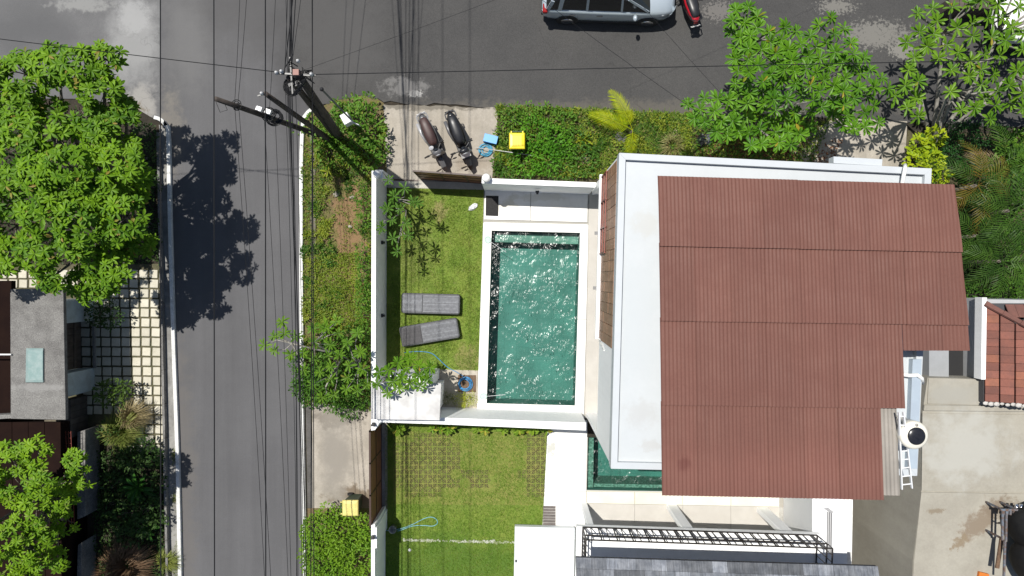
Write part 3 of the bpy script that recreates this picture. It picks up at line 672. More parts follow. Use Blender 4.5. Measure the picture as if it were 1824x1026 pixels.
# ---------------------------------------------------------------- gates
gate = thing('sliding_gate', 'brown sliding gate, half open, between the parked scooters and the lawn', 'gate', P(800, 322))
a, b_ = P(735, 304, HW), P(874, 314, HW); zt = HW
d = (b_-a).normalized(); nn = Vector((d.y, -d.x, 0))
fr = MB()
for z in (0.06, 0.62, 1.2, HW-0.03): fr.bar(Vector((a.x, a.y, z)), Vector((b_.x, b_.y, z)), 0.05, 0.05)
for t in (0.01, 0.34, 0.67, 0.99):
    p = a.lerp(b_, t); fr.bar((p.x, p.y, 0.04), (p.x, p.y, HW), 0.05, 0.05, up=(0, 1, 0))
fr.build('gate_frame', M_dkbrown, gate)
for i in range(3):
    for k in range(3):
        t0, t1 = 0.02+i*0.326, 0.02+(i+1)*0.326-0.006; p, q = a.lerp(b_, t0)-nn*0.0, a.lerp(b_, t1)
        z0, z1 = (0.09, 0.65, 1.23)[k], (0.59, 1.17, HW-0.06)[k]
        m0 = MB().prism([(p.x+nn.x*.012, p.y+nn.y*.012), (q.x+nn.x*.012, q.y+nn.y*.012), (q.x-nn.x*.012, q.y-nn.y*.012), (p.x-nn.x*.012, p.y-nn.y*.012)], z0, z1)
        m0.build('gate_panel', M_brgate, gate)
tag(MB().prism(poly_px([(690, 318.5), (745, 321), (745, 323.5), (690, 321)]), 0.03, 0.05).build('gate_rail', M_dkbrown), 'thin brown rail for the gate across the driveway', 'rail')
gate2 = thing('side_gate', 'tall brown panelled gate closing the lower garden towards the street', 'gate', P(678, 850))
a, b_ = P(658.5, 768, HW), P(659.5, 940, HW)
d = (b_-a).normalized(); nn = Vector((d.y, -d.x, 0)); fr = MB()
for z in (0.05, 0.93, HW-0.02): fr.bar(Vector((a.x, a.y, z)), Vector((b_.x, b_.y, z)), 0.06, 0.04)
for t in (0.004, 0.335, 0.668, 0.996):
    p = a.lerp(b_, t); fr.bar((p.x, p.y, 0.04), (p.x, p.y, HW), 0.06, 0.045, up=(0, 1, 0))
fr.build('gate_frame', M_dkbrown, gate2)
for i in range(3):
    for k in range(2):
        t0, t1 = 0.012+i*0.331, 0.012+(i+1)*0.331-0.014; p, q = a.lerp(b_, t0), a.lerp(b_, t1)
        MB().prism([(p.x+nn.x*.015, p.y+nn.y*.015), (q.x+nn.x*.015, q.y+nn.y*.015), (q.x-nn.x*.015, q.y-nn.y*.015), (p.x-nn.x*.015, p.y-nn.y*.015)], (0.08, 0.96)[k], (0.90, HW-0.05)[k]).build('gate_panel', M_brgate, gate2)
kind(MB().prism(poly_px([(678, 772), (686, 772), (687, 905), (680, 905)]), -0.02, 0.045).build('gate_sill', M_pave), 'structure')

# ---------------------------------------------------------------- lower villa
villa = thing('villa', 'white villa at the lower edge with grey tiled roof and iron balcony railing', 'house', P(1250, 1000))
ZB = 2.6
lo = [(1027, 938), (1463, 952), (1470, 1150), (1022, 1150)]
MB().prism(poly_px(lo, ZB), ZB-0.22, ZB).build('balcony_slab', M_white, villa, bevel=0.01)
MB().prism(poly_px([(1040, 952), (1375, 962), (1380, 1180), (1040, 1180)], 0), 0.03, ZB-0.222).build('wall', M_white, villa)
b = MB()
for x0, x1, yy in ((1034, 1045, 893), (1187, 1205, 897.5), (1347, 1367, 903)):
    b = MB(); b.prism(poly_px([(x0, yy), (x1, yy+.4), (x1, yy+9), (x0, yy+9)]), 0.0, ZB-0.221); b.build('column', M_white, villa, bevel=0.02)
# upper floor under the tiled roof
MB().prism(poly_px([(1042, 1000), (1450, 1012), (1450, 1150), (1042, 1150)], ZB), ZB, 4.8).build('upper_wall', mat('grey_wall_paint', (0.30, 0.31, 0.33), rough=0.8), villa)
rl = MB(); z0, z1 = ZB+0.05, ZB+1.05
A, B = P(1038, 939, z0), P(1456, 953.5, z0); Cc = P(1451, 1060, z0); Dd = P(1035, 1050, z0)
for z in (z0, ZB+0.7, z1):
    for p, q in ((A, B), (A, Dd), (B, Cc)):
        rl.bar((p.x, p.y, z), (q.x, q.y, z), 0.035, 0.035)
railing = rl.build('railing', M_railblk, villa)
def baluster(p, w=0.022): MB().bar((p.x, p.y, z0+.018), (p.x, p.y, z1-.018), w, w, up=(0, 1, 0)).build('baluster', M_railblk, railing)
k = 0; n = 31
for i in range(n+1):
    p = A.lerp(B, i/n); baluster(p, 0.032 if i % 2 == 0 else 0.022)
    if i % 2 == 0 and i < n: baluster(p+(B-A)/n*0.28)
for q, s in ((Dd, A), (Cc, B)):
    m_ = 9
    for i in range(1, m_): baluster(s.lerp(q, i/m_))
# tiled roof
ZE = 5.2
def zt_(y): return ZE+(ey-y)*0.42
ey = P(1025, 992, ZE).y
M_under = mat('roof_deck', (0.06, 0.06, 0.065), rough=0.9)
e0, e1 = P(1026, 992, ZE), P(1563, 1008, ZE); sl_ = (e1.y-e0.y)/(e1.x-e0.x)
b = MB(); vs = []
for (x, y) in ((e0.x, e0.y-.03), (e1.x, e1.y-.03), (e1.x, e1.y-3.0), (e0.x, e0.y-3.0)):
    zz = ZE+((e0.y+sl_*(x-e0.x))-y)*0.42; vs += [(x, y, zz-0.03)]
vs += [(v[0], v[1], v[2]-0.12) for v in vs]
b.add(vs, [(3, 2, 1, 0), (4, 5, 6, 7), (0, 1, 5, 4), (1, 2, 6, 5), (2, 3, 7, 6), (3, 0, 4, 7)])
troof = b.build('tiled_roof', M_under, villa)
tw = (e1.x-e0.x)/20; tl = 0.255
for r in range(5):
    for c in range(21):
        x0 = e0.x+c*tw-(tw/2 if r % 2 else 0); x1 = x0+tw-0.006
        x0 = max(x0, e0.x); x1 = min(x1, e1.x)
        if x1-x0 < 0.05: continue
        ya = -r*tl; yb = -(r+1)*tl-0.05; j = R.uniform(0, .006); vs = []
        for (x, dy, h) in ((x0, ya, .012+.018), (x1, ya, .012+.018), (x1, yb, .006), (x0, yb, .006)):
            yy = e0.y+sl_*(x-e0.x)+dy; vs.append((x, yy, ZE-dy*0.42+h+j))
        vs += [(v[0], v[1], v[2]-0.022) for v in vs]
        MB().add(vs, [(3, 2, 1, 0), (4, 5, 6, 7), (0, 1, 5, 4), (1, 2, 6, 5), (2, 3, 7, 6), (3, 0, 4, 7)]).build('roof_tile', M_slate, troof)
# annex at the right with drain grooves, entrance canopy at the left
MB().prism(poly_px([(1447, 868), (1507, 868), (1512, 1150), (1447, 1150)], 2.3), 0.0, 2.3).build('annex', mat('annex_paint', (0.78, 0.79, 0.80), (0.74, 0.75, 0.76), 1, rough=0.7), villa, bevel=0.01)
lv = MB().prism(poly_px([(1468, 906), (1476, 905), (1485, 912), (1480, 914)], 2.34), 2.302, 2.36).build('vent_head', mat('grey_flashing', (0.35, 0.35, 0.36), rough=0.5), villa)
for k in range(3): MB().bar(P(1474.5+k*3.4, 912, 2.34), P(1473.5+k*3.4, 985, 2.34), 0.022, 0.05).build('vent_slat', mat('grey_slat', (0.30, 0.30, 0.31), rough=0.5), lv)
ent = thing('entrance_platform', 'flat bluish white platform slab beside the lower lawn and left of the iron railing', 'platform', P(960, 980))
MB().prism(poly_px([(917, 938), (1024, 941), (1020, 1150), (913, 1150)], 0.34), 0.12, 0.34).build('roof_slab', mat('canopy_coating', (0.66, 0.69, 0.70), (0.62, 0.65, 0.67), 1.2, rough=0.6), ent, bevel=0.01)
MB().prism(poly_px([(921, 941), (1020, 944), (1016, 1150), (917, 1150)], 0.1), 0.0, 0.119).build('wall', M_white, ent)
vv = P(919, 1000, 0.4); MB().box((vv.x, vv.y, 0.37), (0.05, 0.07, 0.05)).build('socket', M_sconce, ent)
# white coping wall and the alley
cw = wall_thing('narrow pale wall along the alley right of the villa roof annex', P(1510, 950))
MB().prism(poly_px([(1508, 868), (1520, 868), (1515, 1120), (1504, 1120)], 1.9), 0.0, 1.9).build('wall', M_whited, cw, bevel=0.01)

# ---------------------------------------------------------------- neighbour on the right: flat concrete roof and tiled roof
ng = thing('neighbour_building', 'low grey concrete building with stained flat roof on the right', 'building', P(1740, 850, 3.6).to_2d().to_3d())
ZN = 3.6
full = [(1653, 673), (1762, 676), (1763, 728), (2100, 735), (2100, 1200), (1618, 1200), (1627, 1000), (1642, 870), (1644, 735)]
MB().prism(poly_px(full, ZN), -0.05, ZN-0.02).build('wall', M_ncon, ng)
for q in ([(1654, 673.5), (1761.5, 676.5), (1762, 722), (1652, 719)], [(1643, 736), (2099, 742), (2099, 882), (1641.5, 874)], [(1641, 876.5), (2099, 884.5), (2099, 1199), (1618.5, 1199), (1627.5, 1000)]):
    MB().prism(poly_px(q, ZN), ZN-0.02, ZN+0.012).build('roof_panel', M_ncon, ng, bevel=0.008)
MB().prism(poly_px([(1645, 721), (2099, 727), (2099, 735.5), (1644, 731)], ZN), ZN-0.02, ZN+0.05).build('roof_upstand', M_ncon, ng, bevel=0.01)
MB().prism(poly_px([(1655, 600), (1690, 600), (1690, 671), (1655, 670)], 3.2), 0.0, 3.2).build('side_roof', mat('grey_paint_roof', (0.30, 0.31, 0.325), (0.27, 0.28, 0.29), 2, rough=0.7), ng)
MB().prism(poly_px([(1690.5, 600), (1731, 600), (1731, 672), (1690.5, 671)], 2.9), 2.8, 2.9).build('alley_shade_sheet', mat('alley_shade_black', (0.014, 0.014, 0.015), rough=0.6), ng)  # black sheet added to stand in for the alley's deep shade
tb_ = thing('tiled_house', 'house with red terracotta hip roof beside the palms at the right edge', 'house', tuple(P(1800, 630, 3.8).to_2d())+(0,))
MB().prism(poly_px([(1750, 533), (2100, 540), (2100, 718), (1750, 716)], 3.75), 0.0, 3.6).build('wall', mat('grey_house_paint', (0.45, 0.46, 0.47), (0.38, 0.39, 0.40), 1.5, rough=0.8), tb_)
MB().prism(poly_px([(1749, 530), (1757.5, 530), (1755, 676), (1747, 676)], 3.9), 3.6, 3.92).build('parapet', M_white, tb_, bevel=0.008)
x0r = P(1757, 0, 3.95).x; yN = P(0, 541, 3.95).y
def zwest(x): return 3.86+(x-x0r)*0.42
def znorth(y): return 3.86+(yN-y)*0.62
rowx = 0.335; roww = 0.225
wroof = MB().prism([(x0r, yN), (x0r+6, yN), (x0r+6, yN-2.83), (x0r, yN-2.83)], 3.62, lambda x, y: min(zwest(x), znorth(y)+0.02)-0.03 if True else 0).build('roof_deck', M_under, tb_)
def tri_tile(vs4, m, nm='roof_tile', par=None, th=0.025):
    vs = list(vs4)+[(v[0], v[1], v[2]-th) for v in vs4]
    return MB().add(vs, [(0, 1, 2, 3), (7, 6, 5, 4), (1, 0, 4, 5), (2, 1, 5, 6), (3, 2, 6, 7), (0, 3, 7, 4)]).build(nm, m, par)
for r in range(9):
    for c in range(12):
        xa = x0r+r*rowx; xb = xa+rowx-0.022; yb = yN-0.10-c*roww; ya = yb-roww+0.008  # rows stop short: the bared dark deck stands in for lap shadows
        if znorth((ya+yb)/2) < zwest((xa+xb)/2)-0.05: continue
        if xa > x0r+3: continue
        j = R.uniform(0, .008)
        tri_tile([(xa, ya, zwest(xa)+.045+j), (xb, ya, zwest(xb)+.015+j), (xb, yb, zwest(xb)+.015+j), (xa, yb, zwest(xa)+.045+j)], M_terra2 if R.random() < .22 else M_terra, par=wroof)
for r in range(6):
    for c in range(14):
        ya = yN-0.02-r*0.32; yb = ya-0.36; xa = x0r+0.05+c*0.26; xb = xa+0.25
        if zwest(xa) < znorth(yb): continue
        j = R.uniform(0, .006)
        tri_tile([(xa, yb, znorth(yb)+.01+j), (xb, yb, znorth(yb)+.01+j), (xb, ya, znorth(ya)+.035+j), (xa, ya, znorth(ya)+.035+j)], M_ridge, par=wroof)
p = Vector((x0r-0.02, yN+0.02, 0)); k = 0
for i in range(9):
    def hp(s): 
        x = x0r+s*0.62; y = yN-(x-x0r)*0.42/0.62; return Vector((x, y, zwest(x)+0.06))
    a = hp(i*0.62-0.03); b_ = hp((i+1)*0.62)
    MB().tube([a+Vector((0, 0, .02)), b_], [0.085, 0.075], 8).build('ridge_tile', M_ridge, tb_, smooth=False)
b = MB()
for i in range(22):
    x = x0r+0.02+i*0.12; b.sphere((x, P(0, 717, 3.8).y+R.uniform(-.02, .02), zwest(x)+0.03), R.uniform(.04, .08), 7, 4, sx=1.5, sz=.5)
b.build('mortar', mat('cement_mortar', (0.55, 0.53, 0.50), (0.45, 0.43, 0.40), 5, rough=0.95, bump=(20, .8, .03)), tb_, smooth=True)

# ---------------------------------------------------------------- gatehouse on the left
gh = thing('gatehouse', 'gatehouse with flat rough grey concrete roof slab on the left', 'gatehouse', P(150, 610))
ZG = 2.5
MB().prism(poly_px([(18, 515), (112.5, 513), (117, 748), (19, 746)], ZG), ZG-0.14, ZG).build('roof_slab', M_gcon, gh, bevel=0.012)
hb = MB().prism(poly_px([(48, 620), (79, 620), (79, 681), (47, 681)], ZG), ZG-0.001, ZG+0.05).build('roof_hatch', mat('aged_teal_sheet', (0.16, 0.25, 0.245), (0.22, 0.29, 0.28), 4, rough=0.45, fine=(14, .06)), gh, bevel=0.02)
MB().prism(poly_px([(50.5, 624), (76.5, 624), (76.5, 677), (50, 677)], ZG+.05), ZG+.05, ZG+0.058).build('hatch_panel', mat('aged_teal_sheet_inner', (0.19, 0.285, 0.275), (0.26, 0.34, 0.33), 5, rough=0.4, fine=(14, .06)), hb)
MB().prism(poly_px([(128, 532), (167, 533), (167, 571), (128, 570)]), 0, ZG-.141).build('pillar', M_bluepaint, gh, bevel=0.01)
MB().prism(poly_px([(128, 656), (169, 655), (170, 694), (128, 696)]), 0, ZG-.141).build('pillar', M_bluepaint, gh, bevel=0.01)
v = P(124, 548, 1.9); MB().box((P(167, 0).x+0.012, P(0, 545, 1.9).y-0.1, 1.75), (0.018, 0.30, 0.14)).build('house_plate', mat('pale_plate', (0.6, 0.62, 0.62), rough=0.5), gh)
MB().prism(poly_px([(167.5, 570), (171, 570), (173, 655), (169.5, 655)]), 0, 0.12).build('step', M_pave, gh)
door = MB().prism(poly_px([(140, 571.5), (143, 571.5), (143, 655), (140, 655)]), 0.02, ZG-.2).build('gate_door', M_dkbrown, gh)
M_oldwood = mat('weathered_wood', (0.10, 0.082, 0.066), (0.07, 0.055, 0.045), 5, rough=0.85, vary=0.2, streak=(5, 20, 3, 0.25))
for i in range(7):
    y0 = 572+i*11.8; MB().prism(poly_px([(143.2, y0), (146, y0), (146, y0+11.0), (143.2, y0+11.0)]), 0.04, ZG-.22-R.uniform(0, .02)).build('door_plank', M_oldwood, door)
for z in (0.35, 1.2, 2.0): MB().prism(poly_px([(146.2, 573), (147.6, 573), (147.6, 654), (146.2, 654)]), z, z+.1).build('door_rail', M_oldwood, door)
# boundary wall stubs and lean-to roofs further down
M_dkpl = mat('dark_plank', (0.085, 0.073, 0.064), (0.06, 0.05, 0.043), 4, rough=0.9, streak=(6, 2, 6, 0.25), vary=.1)
pf = thing('plank_fence', 'short dark plank fence just below the grey gatehouse roof', 'fence', P(150, 740))
for i in range(6):
    y0 = 704+i*11; MB().prism(poly_px([(141+R.uniform(-1, 1)*.4, y0), (157, y0), (157, y0+10.4), (141, y0+10.4)]), 0, 0.92+R.uniform(-.02, .02)).build('plank', M_dkpl, pf)
for q, lab in (([(164, 760), (178, 757), (178, 905), (164, 911)], 'grey concrete yard wall next to the bright green lower left tree'), ([(165, 955), (172, 950), (172, 1120), (160, 1120)], 'grey concrete wall end in the lower left corner beside the reddish grass')):
    wth = thing('yard_wall', lab, 'wall', P(170, 830 if q[0][1] < 900 else 1020))
    MB().prism(poly_px(q), 0, 0.8).build('wall', M_gcon, wth, bevel=0.015)
M_lean = mat('dark_brown_roof_and_shade', (0.016, 0.008, 0.006), (0.012, 0.006, 0.005), 2, rough=0.95, spec=0.1, vary=0.15)
lt = thing('lean_to_roof', 'low dark brown lean-to roof under the lower left tree', 'roof', P(140, 880))
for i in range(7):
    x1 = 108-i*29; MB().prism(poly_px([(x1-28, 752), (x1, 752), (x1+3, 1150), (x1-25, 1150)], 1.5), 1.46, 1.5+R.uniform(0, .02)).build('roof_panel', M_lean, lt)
MB().prism(poly_px([(-200, 500), (20, 500), (20, 748), (-200, 748)], 1.6), 1.4, 1.6).build('roof_panel', M_lean, lt)  # dark panel added in place of the shaded yard left of the gatehouse
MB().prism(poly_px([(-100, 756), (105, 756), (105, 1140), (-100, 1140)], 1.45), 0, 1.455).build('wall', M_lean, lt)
cb = tag(MB().prism(poly_px([(79, 748), (106, 748), (105, 787), (78, 787)], 1.0), 0, 1.0).build('concrete_pier', mat('mossy_concrete', (0.16, 0.14, 0.10), (0.10, 0.085, 0.06), 3, rough=0.95, fine=(20, .2)), bevel=0.01), 'small mossy concrete pier below the gatehouse roof', 'pier')
M_redbr = mat('red_steel_grille', (0.16, 0.032, 0.022), rough=0.7)
gr = thing('grille', 'red steel grille strip along the dark lean-to roof', 'grille', P(122, 850))
for k in range(4): MB().bar(P(112+k*4.8, 768, 1.2), P(118+k*4.8, 935, 1.2), 0.015, 0.02).build('bar', M_redbr, gr)
for k in range(18): MB().bar(P(111+k*.3, 771+k*9.3, 1.18), P(127+k*.3, 771+k*9.3, 1.18), 0.012, 0.012).build('crossbar', M_redbr, gr)
tag(MB().tube([P(-80, 631.5, 2.55), P(20, 631.5, 2.55)], 0.025, 8).build('white_pole', M_pipe), 'white horizontal pole running to the left side of the gatehouse roof', 'pole')
tag(MB().prism(poly_px([(-60, 742), (20, 738), (20, 745), (-60, 750)], 1.9), 0, 1.9).build('side_wall', M_gcon), 'thin grey wall at the left edge meeting the gatehouse slab corner', 'wall')
# low edge wall of the yard along the pavement
ew = thing('edge_wall', 'low concrete edging wall between the left yard and the pavement', 'wall', P(288, 700))
for i in range(14):
    y0 = 238+i*60; xk = lambda y: 284.5+(y-238)*0.0215
    MB().prism(poly_px([(xk(y0), y0), (xk(y0)+4, y0), (xk(y0+59)+4, y0+59), (xk(y0+59), y0+59)]), -.02, 0.22+R.uniform(0, .02)).build('edging_block', M_gcon, ew)
# ================================================================ VEGETATION
NR = np.random.RandomState(5)
def leaf_tmpl(width=0.28, fold=0.12, droop=0.18, st=(0.0, 0.28, 0.62, 0.86), w=(0.12, 0.75, 1.0, 0.62)):
    """unit-length leaf along +x, z up"""
    vs = []; fs = []
    for t, q in zip(st, w):
        z = -droop*t*t
        vs += [(t, q*width/2, z+fold*q*width/2*2), (t, 0, z), (t, -q*width/2, z+fold*q*width/2*2)]
    vs.append((1, 0, -droop)); k = len(st)
    for i in range(k-1):
        a = i*3; fs += [(a+3, a, a+1), (a+3, a+1, a+4), (a+4, a+1, a+2), (a+4, a+2, a+5)]
    a = (k-1)*3; fs += [(3*k, a, a+1), (3*k, a+1, a+2)]
    return np.array(vs, dtype=np.float64), np.array(fs, dtype=np.int64)
T_LEAF = leaf_tmpl(0.36, 0.24, 0.20)
T_FRANG = leaf_tmpl(0.29, 0.28, 0.16, (0, .3, .65, .88), (.14, .55, 1.0, .7))
T_SMALL = leaf_tmpl(0.5, 0.2, 0.15, (0, .5), (.2, 1.0))
T_BLADE = (np.array([(0, .5, 0), (0, -.5, 0), (.55, .35, -.02), (.55, -.35, -.02), (1, 0, -.15)], dtype=float)*np.array([1, .07, 1]), np.array([(0, 1, 3), (0, 3, 2), (2, 3, 4)]))
T_TUFT = (np.array([(0, .5, 0), (0, -.5, 0), (1, 0, -.1)], dtype=float)*np.array([1, .16, 1]), np.array([(0, 1, 2)]))
def nrm(a): return a/np.maximum(1e-9, np.linalg.norm(a, axis=-1, keepdims=True))
class Leaves:
    def __init__(s): s.p = []; s.d = []; s.u = []; s.s = []
    def add(s, p, d, u, ln, ws=1.0): s.p.append(tuple(p)); s.d.append(tuple(d)); s.u.append(tuple(u)); s.s.append((ln, ln*ws, ln))
    def arr(s): return np.array(s.p).reshape(-1, 3), nrm(np.array(s.d).reshape(-1, 3)), np.array(s.u).reshape(-1, 3), np.array(s.s).reshape(-1, 3)
    def rosette(s, p, n, k, ln, lo=-0.1, hi=1.15, ws=1.0):
        n = Vector(n).normalized(); a = n.orthogonal().normalized(); b = n.cross(a); p = Vector(p); ph = R.uniform(0, 6.28)
        for i in range(k):
            az = ph+i*2.39996+R.uniform(-.2, .2); t = (i+0.5)/k; el = hi+(lo-hi)*t**0.8+R.uniform(-.12, .12)
            h = a*math.cos(az)+b*math.sin(az); d = h*math.cos(el)+n*math.sin(el); u = n*math.cos(el)-h*math.sin(el)
            s.add(p+d*ln*0.04, d, u, ln*R.uniform(.78, 1.12)*(0.7+0.3*t), ws)
def frames(p, d, u, sc_):
    y = nrm(np.cross(u, d)); z = np.cross(d, y)
    M = np.stack([d*sc_[:, :1], y*sc_[:, 1:2], z*sc_[:, 2:3]], axis=2); return M
def joined(name, tmpl, arrs, m, parent=None, stuff=True):
    p, d, u, s_ = arrs; M = frames(p, d, u, s_); V, Fc = tmpl; n = len(p); k = len(V)
    off = np.zeros(3)
    if parent is not None:
        off = np.array(parent.location)
    W = np.einsum('nij,kj->nki', M, V)+p[:, None, :]-off
    idx = (Fc[None]+(np.arange(n)*k)[:, None, None]).reshape(-1, 3)
    me = bpy.data.meshes.new(name); me.vertices.add(n*k); me.vertices.foreach_set('co', W.reshape(-1).astype(np.float32))
    nf = len(idx); me.loops.add(nf*3); me.loops.foreach_set('vertex_index', idx.reshape(-1).astype(np.int32))
    me.polygons.add(nf); me.polygons.foreach_set('loop_start', np.arange(0, nf*3, 3, dtype=np.int32)); me.polygons.foreach_set('loop_total', np.full(nf, 3, dtype=np.int32))
    me.materials.append(m); me.update(calc_edges=True); me.validate()
    o = bpy.data.objects.new(name, me); COL.objects.link(o)
    if parent is not None: o.parent = parent
    if stuff: o['kind'] = 'stuff'
    return o
def tmesh(tmpl, m, nm='leaf'):
    me = bpy.data.meshes.new(nm); me.from_pydata([tuple(v) for v in tmpl[0]], [], [tuple(f) for f in tmpl[1]]); me.materials.append(m); me.update(); return me
def emit(root, L, tmpl, m, nobj=300, name='leaf'):
    """the topmost leaves as objects of their own, the rest as one part"""
    p, d, u, s_ = L.arr(); order = np.argsort(-(p[:, 2]+NR.uniform(0, .35, len(p)))); nobj = min(nobj, len(p))
    top, rest = order[:nobj], order[nobj:]
    me = tmesh(tmpl, m, name); M = frames(p, d, u, s_); off = np.array(root.location)
    for i in top:
        a = M[i]; q = p[i]-off
        link(name, me, root, Matrix(((a[0][0], a[0][1], a[0][2], q[0]), (a[1][0], a[1][1], a[1][2], q[1]), (a[2][0], a[2][1], a[2][2], q[2]), (0, 0, 0, 1))))
    if len(rest): joined('foliage', tmpl, (p[rest], d[rest], u[rest], s_[rest]), m, root)
M_bark = mat('grey_bark', (0.20, 0.175, 0.145), (0.11, 0.095, 0.078), 7, rough=0.9, bump=(22, 0.6, 0.02))
M_pbark = mat('pale_frangipani_bark', (0.34, 0.325, 0.29), (0.20, 0.185, 0.16), 9, 0.4, 0.6, rough=0.85, bump=(25, 0.5, 0.015))
def limb(b, a, c, r0, r1, sag=0.12, n=6, k=5):
    a = Vector(a); c = Vector(c); pts = []
    o = Vector((R.uniform(-1, 1), R.uniform(-1, 1), R.uniform(0.1, 1)))*(c-a).length*sag
    for i in range(k+1): t = i/k; pts.append(a.lerp(c, t)+o*math.sin(math.pi*t))
    b.tube(pts, [r0+(r1-r0)*i/k for i in range(k+1)], n)

# ---------------------------------------------------------------- broad-leaved trees on the left
M_mango = leafmat('bright_tree_leaf', (0.048, 0.128, 0.008), (0.165, 0.30, 0.012), (0.28, 0.22, 0.05), yf=0.03)
M_mango2 = leafmat('bright_tree_leaf_deep', (0.070, 0.165, 0.008), (0.195, 0.33, 0.013), (0.22, 0.30, 0.05), yf=0.06)
def broad_tree(label, lumps, base, m, per=1.0, leaf=0.23, group=None, trunk_r=0.16, dens=76):
    t = thing('broadleaf_tree', label, 'tree', base, 0, group); base = Vector(base)
    L = Leaves(); br = MB(); cs = []
    for (x, y, z, r) in lumps:
        c = P(x, y, z); cs.append((c+Vector((0, 0, R.uniform(-.25, .35))), PX(r, z)*.86))
    ctr = sum((c for c, r in cs), Vector((0, 0, 0)))/len(cs); fork = base.lerp(Vector((ctr.x, ctr.y, 0)), 0.4); fork.z = 1.5
    br.tube([base+Vector((0, 0, -.1)), base.lerp(fork, .5)+Vector((.06, 0, .1)), fork], [trunk_r*1.25, trunk_r, trunk_r*.85], 9)
    for c, r in cs:
        limb(br, fork, c+Vector((0, 0, -r*.3)), trunk_r*.5, .022)
        for _ in range(5):
            d = Vector((R.gauss(0, 1), R.gauss(0, 1), abs(R.gauss(0, .7)))).normalized(); limb(br, c+Vector((0, 0, -r*.3)), c+d*r*.75, .022, .007, n=4, k=3)
        n = int(dens*(r/0.9)**2*per)+6
        for _ in range(n):
            d = Vector((R.gauss(0, 1), R.gauss(0, 1), R.gauss(0.35, .8))).normalized()
            if d.z < -0.35: d.z = -d.z
            q = 0.62+0.5*R.random()**0.6; p = c+Vector((d.x*r*q, d.y*r*q, d.z*r*q*0.8))
            L.rosette(p, d*0.55+Vector((0, 0, .8))+Vector((R.uniform(-.3, .3), R.uniform(-.3, .3), 0)), R.randint(9, 12), leaf*R.uniform(.85, 1.2), lo=-.3, hi=.7)
    br.build('trunk', M_bark, t, smooth=True)
    emit(t, L, T_LEAF, m); return t
lumA = [(40, 130, 4.3, 46), (95, 120, 4.5, 44), (150, 125, 4.5, 42), (200, 112, 4.4, 30), (30, 190, 4.2, 42), (190, 165, 4.2, 40), (75, 185, 3.9, 30), (215, 190, 3.6, 22),
        (40, 250, 4.6, 48), (95, 240, 4.5, 38), (160, 215, 4.2, 34), (205, 225, 3.7, 28), (-30, 150, 4.3, 50), (-40, 260, 4.5, 55),
        (75, 310, 4.9, 46), (135, 300, 5.0, 44), (215, 290, 4.9, 40), (240, 310, 4.5, 22), (30, 330, 4.4, 40), (175, 335, 4.7, 36),
        (20, 400, 4.2, 42), (85, 385, 4.9, 44), (140, 405, 4.8, 42), (225, 385, 4.6, 38), (205, 420, 4.2, 28), (-40, 380, 4.4, 55), (250, 345, 3.3, 26), (240, 270, 3.4, 26), (250, 430, 3.0, 24), (168, 372, 4.2, 38), (215, 478, 3.7, 32), (185, 500, 3.4, 28), (150, 505, 3.5, 26), (225, 200, 3.9, 26), (118, 352, 4.3, 38), (205, 340, 4.0, 34), (190, 250, 4.0, 34), (160, 300, 4.2, 36),
        (70, 455, 4.6, 36), (95, 490, 4.3, 32), (130, 450, 4.4, 36), (20, 460, 3.9, 34), (160, 520, 3.6, 24), (180, 470, 3.6, 30), (185, 440, 3.9, 28), (225, 440, 3.5, 22), (-40, 470, 4.0, 45)]
broad_tree('large bright green tree overhanging the street at upper left', lumA, tuple(P(238, 350)), M_mango, trunk_r=0.2)
lumB = [(20, 820, 3.9, 36), (60, 805, 4.1, 30), (85, 850, 4.3, 32), (130, 830, 4.0, 28), (155, 855, 3.7, 18), (25, 870, 4.4, 40), (50, 915, 4.4, 40), (15, 950, 4.3, 40), (100, 890, 3.9, 26),
        (50, 980, 4.2, 32), (120, 880, 3.4, 22), (80, 950, 3.6, 30), (110, 930, 3.3, 26), (75, 1000, 3.4, 26), (110, 990, 3.2, 22), (-40, 870, 4.4, 55), (-50, 960, 4.3, 55), (10, 1010, 3.9, 34), (30, 1060, 4.0, 40)]
broad_tree('smaller bright green tree above the dark lean-to roof at lower left', lumB, tuple(P(215, 840).to_2d())+(0,) if False else (P(110, 870).x, P(110, 870).y, 0), M_mango2, leaf=0.18, dens=92)
